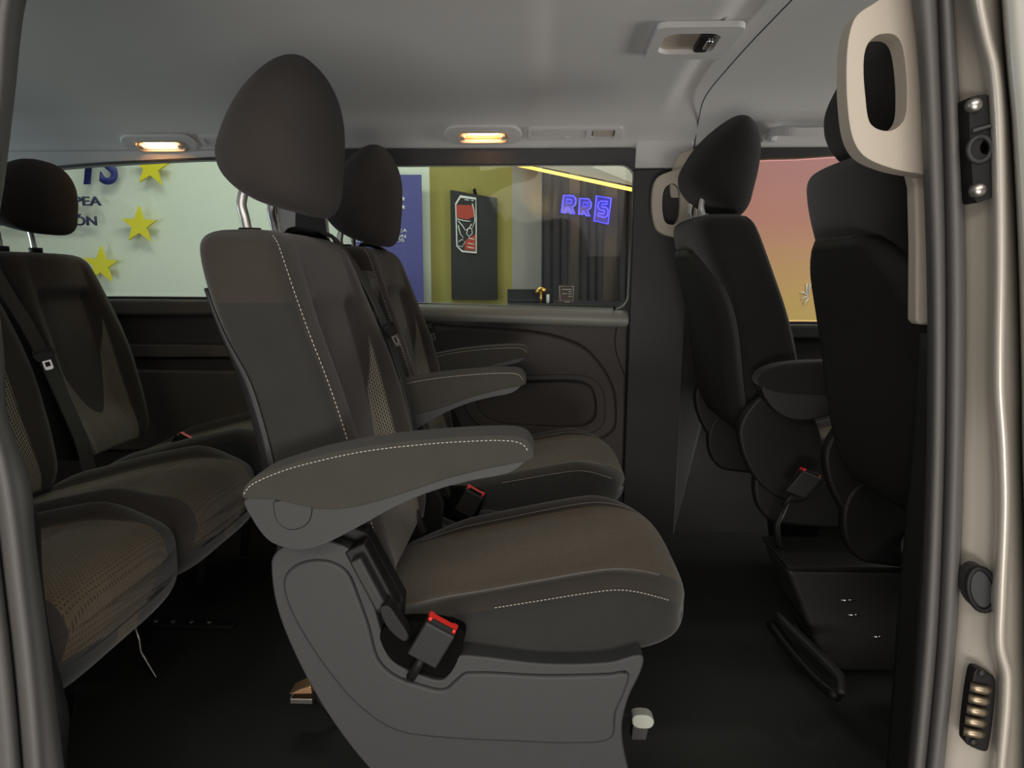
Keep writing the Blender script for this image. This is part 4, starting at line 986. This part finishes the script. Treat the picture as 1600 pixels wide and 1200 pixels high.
for L_ in (((713, 320), (738, 321), (743, 338), (730, 343), (714, 340)), ((727, 376), (743, 366), (743, 392), (726, 390))):
    prism('red_block', L2(L_), (), -0.007, -0.005, XZ, M['red_ink'], ps)
lines = [[(716, 345), (722, 352), (727, 360), (733, 357), (737, 350)], [(716, 352), (719, 365), (724, 372)], [(738, 318), (741, 330), (742, 345), (738, 356)], [(714, 342), (725, 345), (735, 346)], [(716, 378), (722, 374), (727, 378), (722, 386), (716, 384)], [(731, 380), (741, 382)], [(730, 386), (741, 388)], [(732, 372), (741, 374)], [(731, 357), (737, 357), (738, 365), (733, 370), (729, 365), (731, 357)], [(726, 312), (733, 313)], [(736, 313), (740, 314)]]
V, Fc = merge([tube_data([po * 0 + (at(*p, YP - .008) - po) for p in L_], 0.0035, 5) for L_ in lines]); mesh('white_drawing', V, Fc, M['white_ink'], ps)
# curtains, neon sign, light strip, desk
def curtain(px0, px1, py0, Y, lb, waves=3):
    x0 = at(px0, 400, Y).x; x1 = at(px1, 400, Y).x; top = at(px0, py0, Y).z; vs = []; fs = []; n = 40
    for i in range(n + 1):
        u = i / n; x = x0 + (x1 - x0) * u; y = Y + 0.012 * math.sin(u * waves * 2 * math.pi)
        vs += [(x, y, GZ + 0.05), (x, y, top)]
    for i in range(n): fs.append((2 * i, 2 * i + 1, 2 * i + 3, 2 * i + 2))
    o = mesh('dark_curtain', vs, fs, M['curtain']); s = o.modifiers.new('solid', 'SOLIDIFY'); s.thickness = 0.01
    tag(o, lb, 'curtain', 'dark curtains on the grey wall')
curtain(846, 886, 262, YB - .1, 'dark curtain panel left of the neon sign')
curtain(904, 941, 272, YB - .1, 'dark curtain panel behind the middle letter of the neon sign')
curtain(963, 1000, 282, YB - .1, 'dark curtain panel right of the neon sign')
YNn = YB - 0.14
no = at(915, 327, YNn); ns = thing('neon_sign', 'blue glowing neon sign reading RRS hung before the dark curtains', 'neon sign', no)
NL = lambda L_: [at(*p, YNn) - no for p in L_]
def outline_letter(L_, nm='letter'): tube(nm, NL(L_), pxm(0.9, YNn), M['neon'], ns, 6, closed=True)
outline_letter(((877, 332), (881, 305), (896, 306), (900, 312), (899, 320), (894, 324), (898, 334), (892, 334), (888, 324), (885, 324), (883, 333)))
tube('letter', NL(((885, 318), (886, 311), (893, 312), (893, 317))), pxm(0.7, YNn), M['neon'], ns, 6, closed=True)
outline_letter(((904, 335), (906, 310), (920, 311), (924, 317), (923, 325), (918, 329), (922, 338), (916, 337), (912, 329), (910, 335)))
tube('letter', NL(((911, 323), (912, 316), (918, 317), (918, 322))), pxm(0.7, YNn), M['neon'], ns, 6, closed=True)
outline_letter(((928, 345), (932, 306), (955, 310), (950, 350)), 'frame')
outline_letter(((934, 337), (935, 333), (944, 334), (945, 329), (937, 328), (934, 324), (935, 317), (939, 314), (950, 315), (949, 319), (940, 319), (940, 323), (947, 324), (950, 328), (949, 337), (945, 340)), 'letter')
for L_ in (((877, 332), (881, 305), (896, 306), (900, 312), (899, 320), (894, 324), (898, 334), (883, 333)), ((904, 335), (906, 310), (920, 311), (924, 317), (923, 325), (918, 329), (922, 338), (910, 335))):
    prism('backing', [(p.x, p.z) for p in NL(L_)], (), 0.006, 0.012, XZ, M['neonb'], ns)
prism('backing', [(p.x, p.z) for p in NL(((929, 344), (933, 307), (954, 311), (949, 349)))], (), 0.006, 0.012, XZ, M['neonb'], ns)
# sloping lit soffit edge
e0 = at(800, 256, YB - .15); e1 = at(1010, 301, YB - 1.3)
t = thing('light_strip', 'amber light strip along the sloping ceiling edge at upper right of the window', 'light strip', e0)
tube('glow_edge', [Vector((0, 0, 0)), e1 - e0], 0.010, M['led'], t, 8)
sf = mesh('soffit', [e0 + Vector((0, 0, 0.02)), e1 + Vector((0, 0, 0.02)), e1 + Vector((0.9, 0, 0.35)), e0 + Vector((0.9, 0.3, 0.5)), e0 + Vector((-0.2, 0.2, 0.3))], [(0, 1, 2, 3, 4)], simple('soffit_paint', (0.45, 0.40, 0.35), 0.8), None, False)
sf.name = 'ceiling.001'; struct(sf)
l = bpy.data.lights.new('strip_glow', 'AREA'); l.shape = 'RECTANGLE'; l.size = 1.2; l.size_y = 0.03; l.energy = 3; l.color = (1, .6, .15)
lo = bpy.data.objects.new('strip_glow', l); COL.objects.link(lo); lo.location = (e0 + e1) / 2 + Vector((0.1, 0.1, -0.12)); lo.rotation_euler = (R(130), 0, math.atan2(e1.y - e0.y, e1.x - e0.x))
# desk
YD = 4.3
d0 = at(792, 452, YD); d1 = at(985, 470, YD)
t = thing('reception_desk', 'dark reception desk beyond the middle window, below the neon sign', 'desk', (d0.x, YD, GZ))
box('body', (0, 0, 0), (d1.x - d0.x, 0.5, at(800, 474, YD).z - GZ), M['board'], t, 0.01)
box('screen', (0.0, 0.05, at(800, 474, YD).z - GZ), (pxm(72, YD), 0.08, d0.z - GZ), M['curtain'], t, 0.005)
DZ = at(800, 474, YD).z
c = at(845, 455, YD + .03)
t = thing('gold_ornament', 'small gold ornament on the reception desk', 'ornament', c)
tube('body', [(-0.03, 0, -0.01), (0, 0, 0.012), (0.03, 0, 0.005)], lambda k: 0.012 + 0.006 * math.sin(k * 3.14), M['gold'], t, 10)
tube('base', [(0, 0, DZ - c.z), (0, 0, -0.005)], 0.008, M['gold'], t, 8)
c = at(856, 470, YD + .03); c.z = DZ + 0.021
t = thing('glass_tumbler', 'small pale cup standing on the reception desk', 'cup', c)
tube('cup', [(0, 0, -0.02), (0, 0, 0.03)], 0.009, M['white_ink'], t, 10)
c = at(885, 464, YD + .03); c.z = DZ + 0.05
t = thing('desk_sign', 'small framed brown desk sign with pale lines', 'sign', c)
side_plate('card', [(-0.05, -0.05), (0.045, -0.05), (0.045, 0.055), (-0.045, 0.055)], -0.003, 0.003, simple('sign_card', (0.10, 0.06, 0.055), 0.6), t, 0.001)
fr_ = [(-0.042, 0.048), (0.04, 0.048), (0.038, -0.035), (-0.036, -0.035)]
V, Fc = merge([tube_data([(a, -0.005, b_) for a, b_ in fr_], 0.0014, 5, True)] + [tube_data([(a, -0.005, z), (b_, -0.005, z)], 0.0013, 5) for a, b_, z in ((-0.03, 0.03, 0.03), (-0.025, 0.0, 0.005), (0.01, 0.03, 0.018), (0.01, 0.03, 0.005), (0.01, 0.03, -0.01), (-0.01, 0.02, -0.043))])
mesh('pale_lines', V, Fc, M['white_ink'], t)
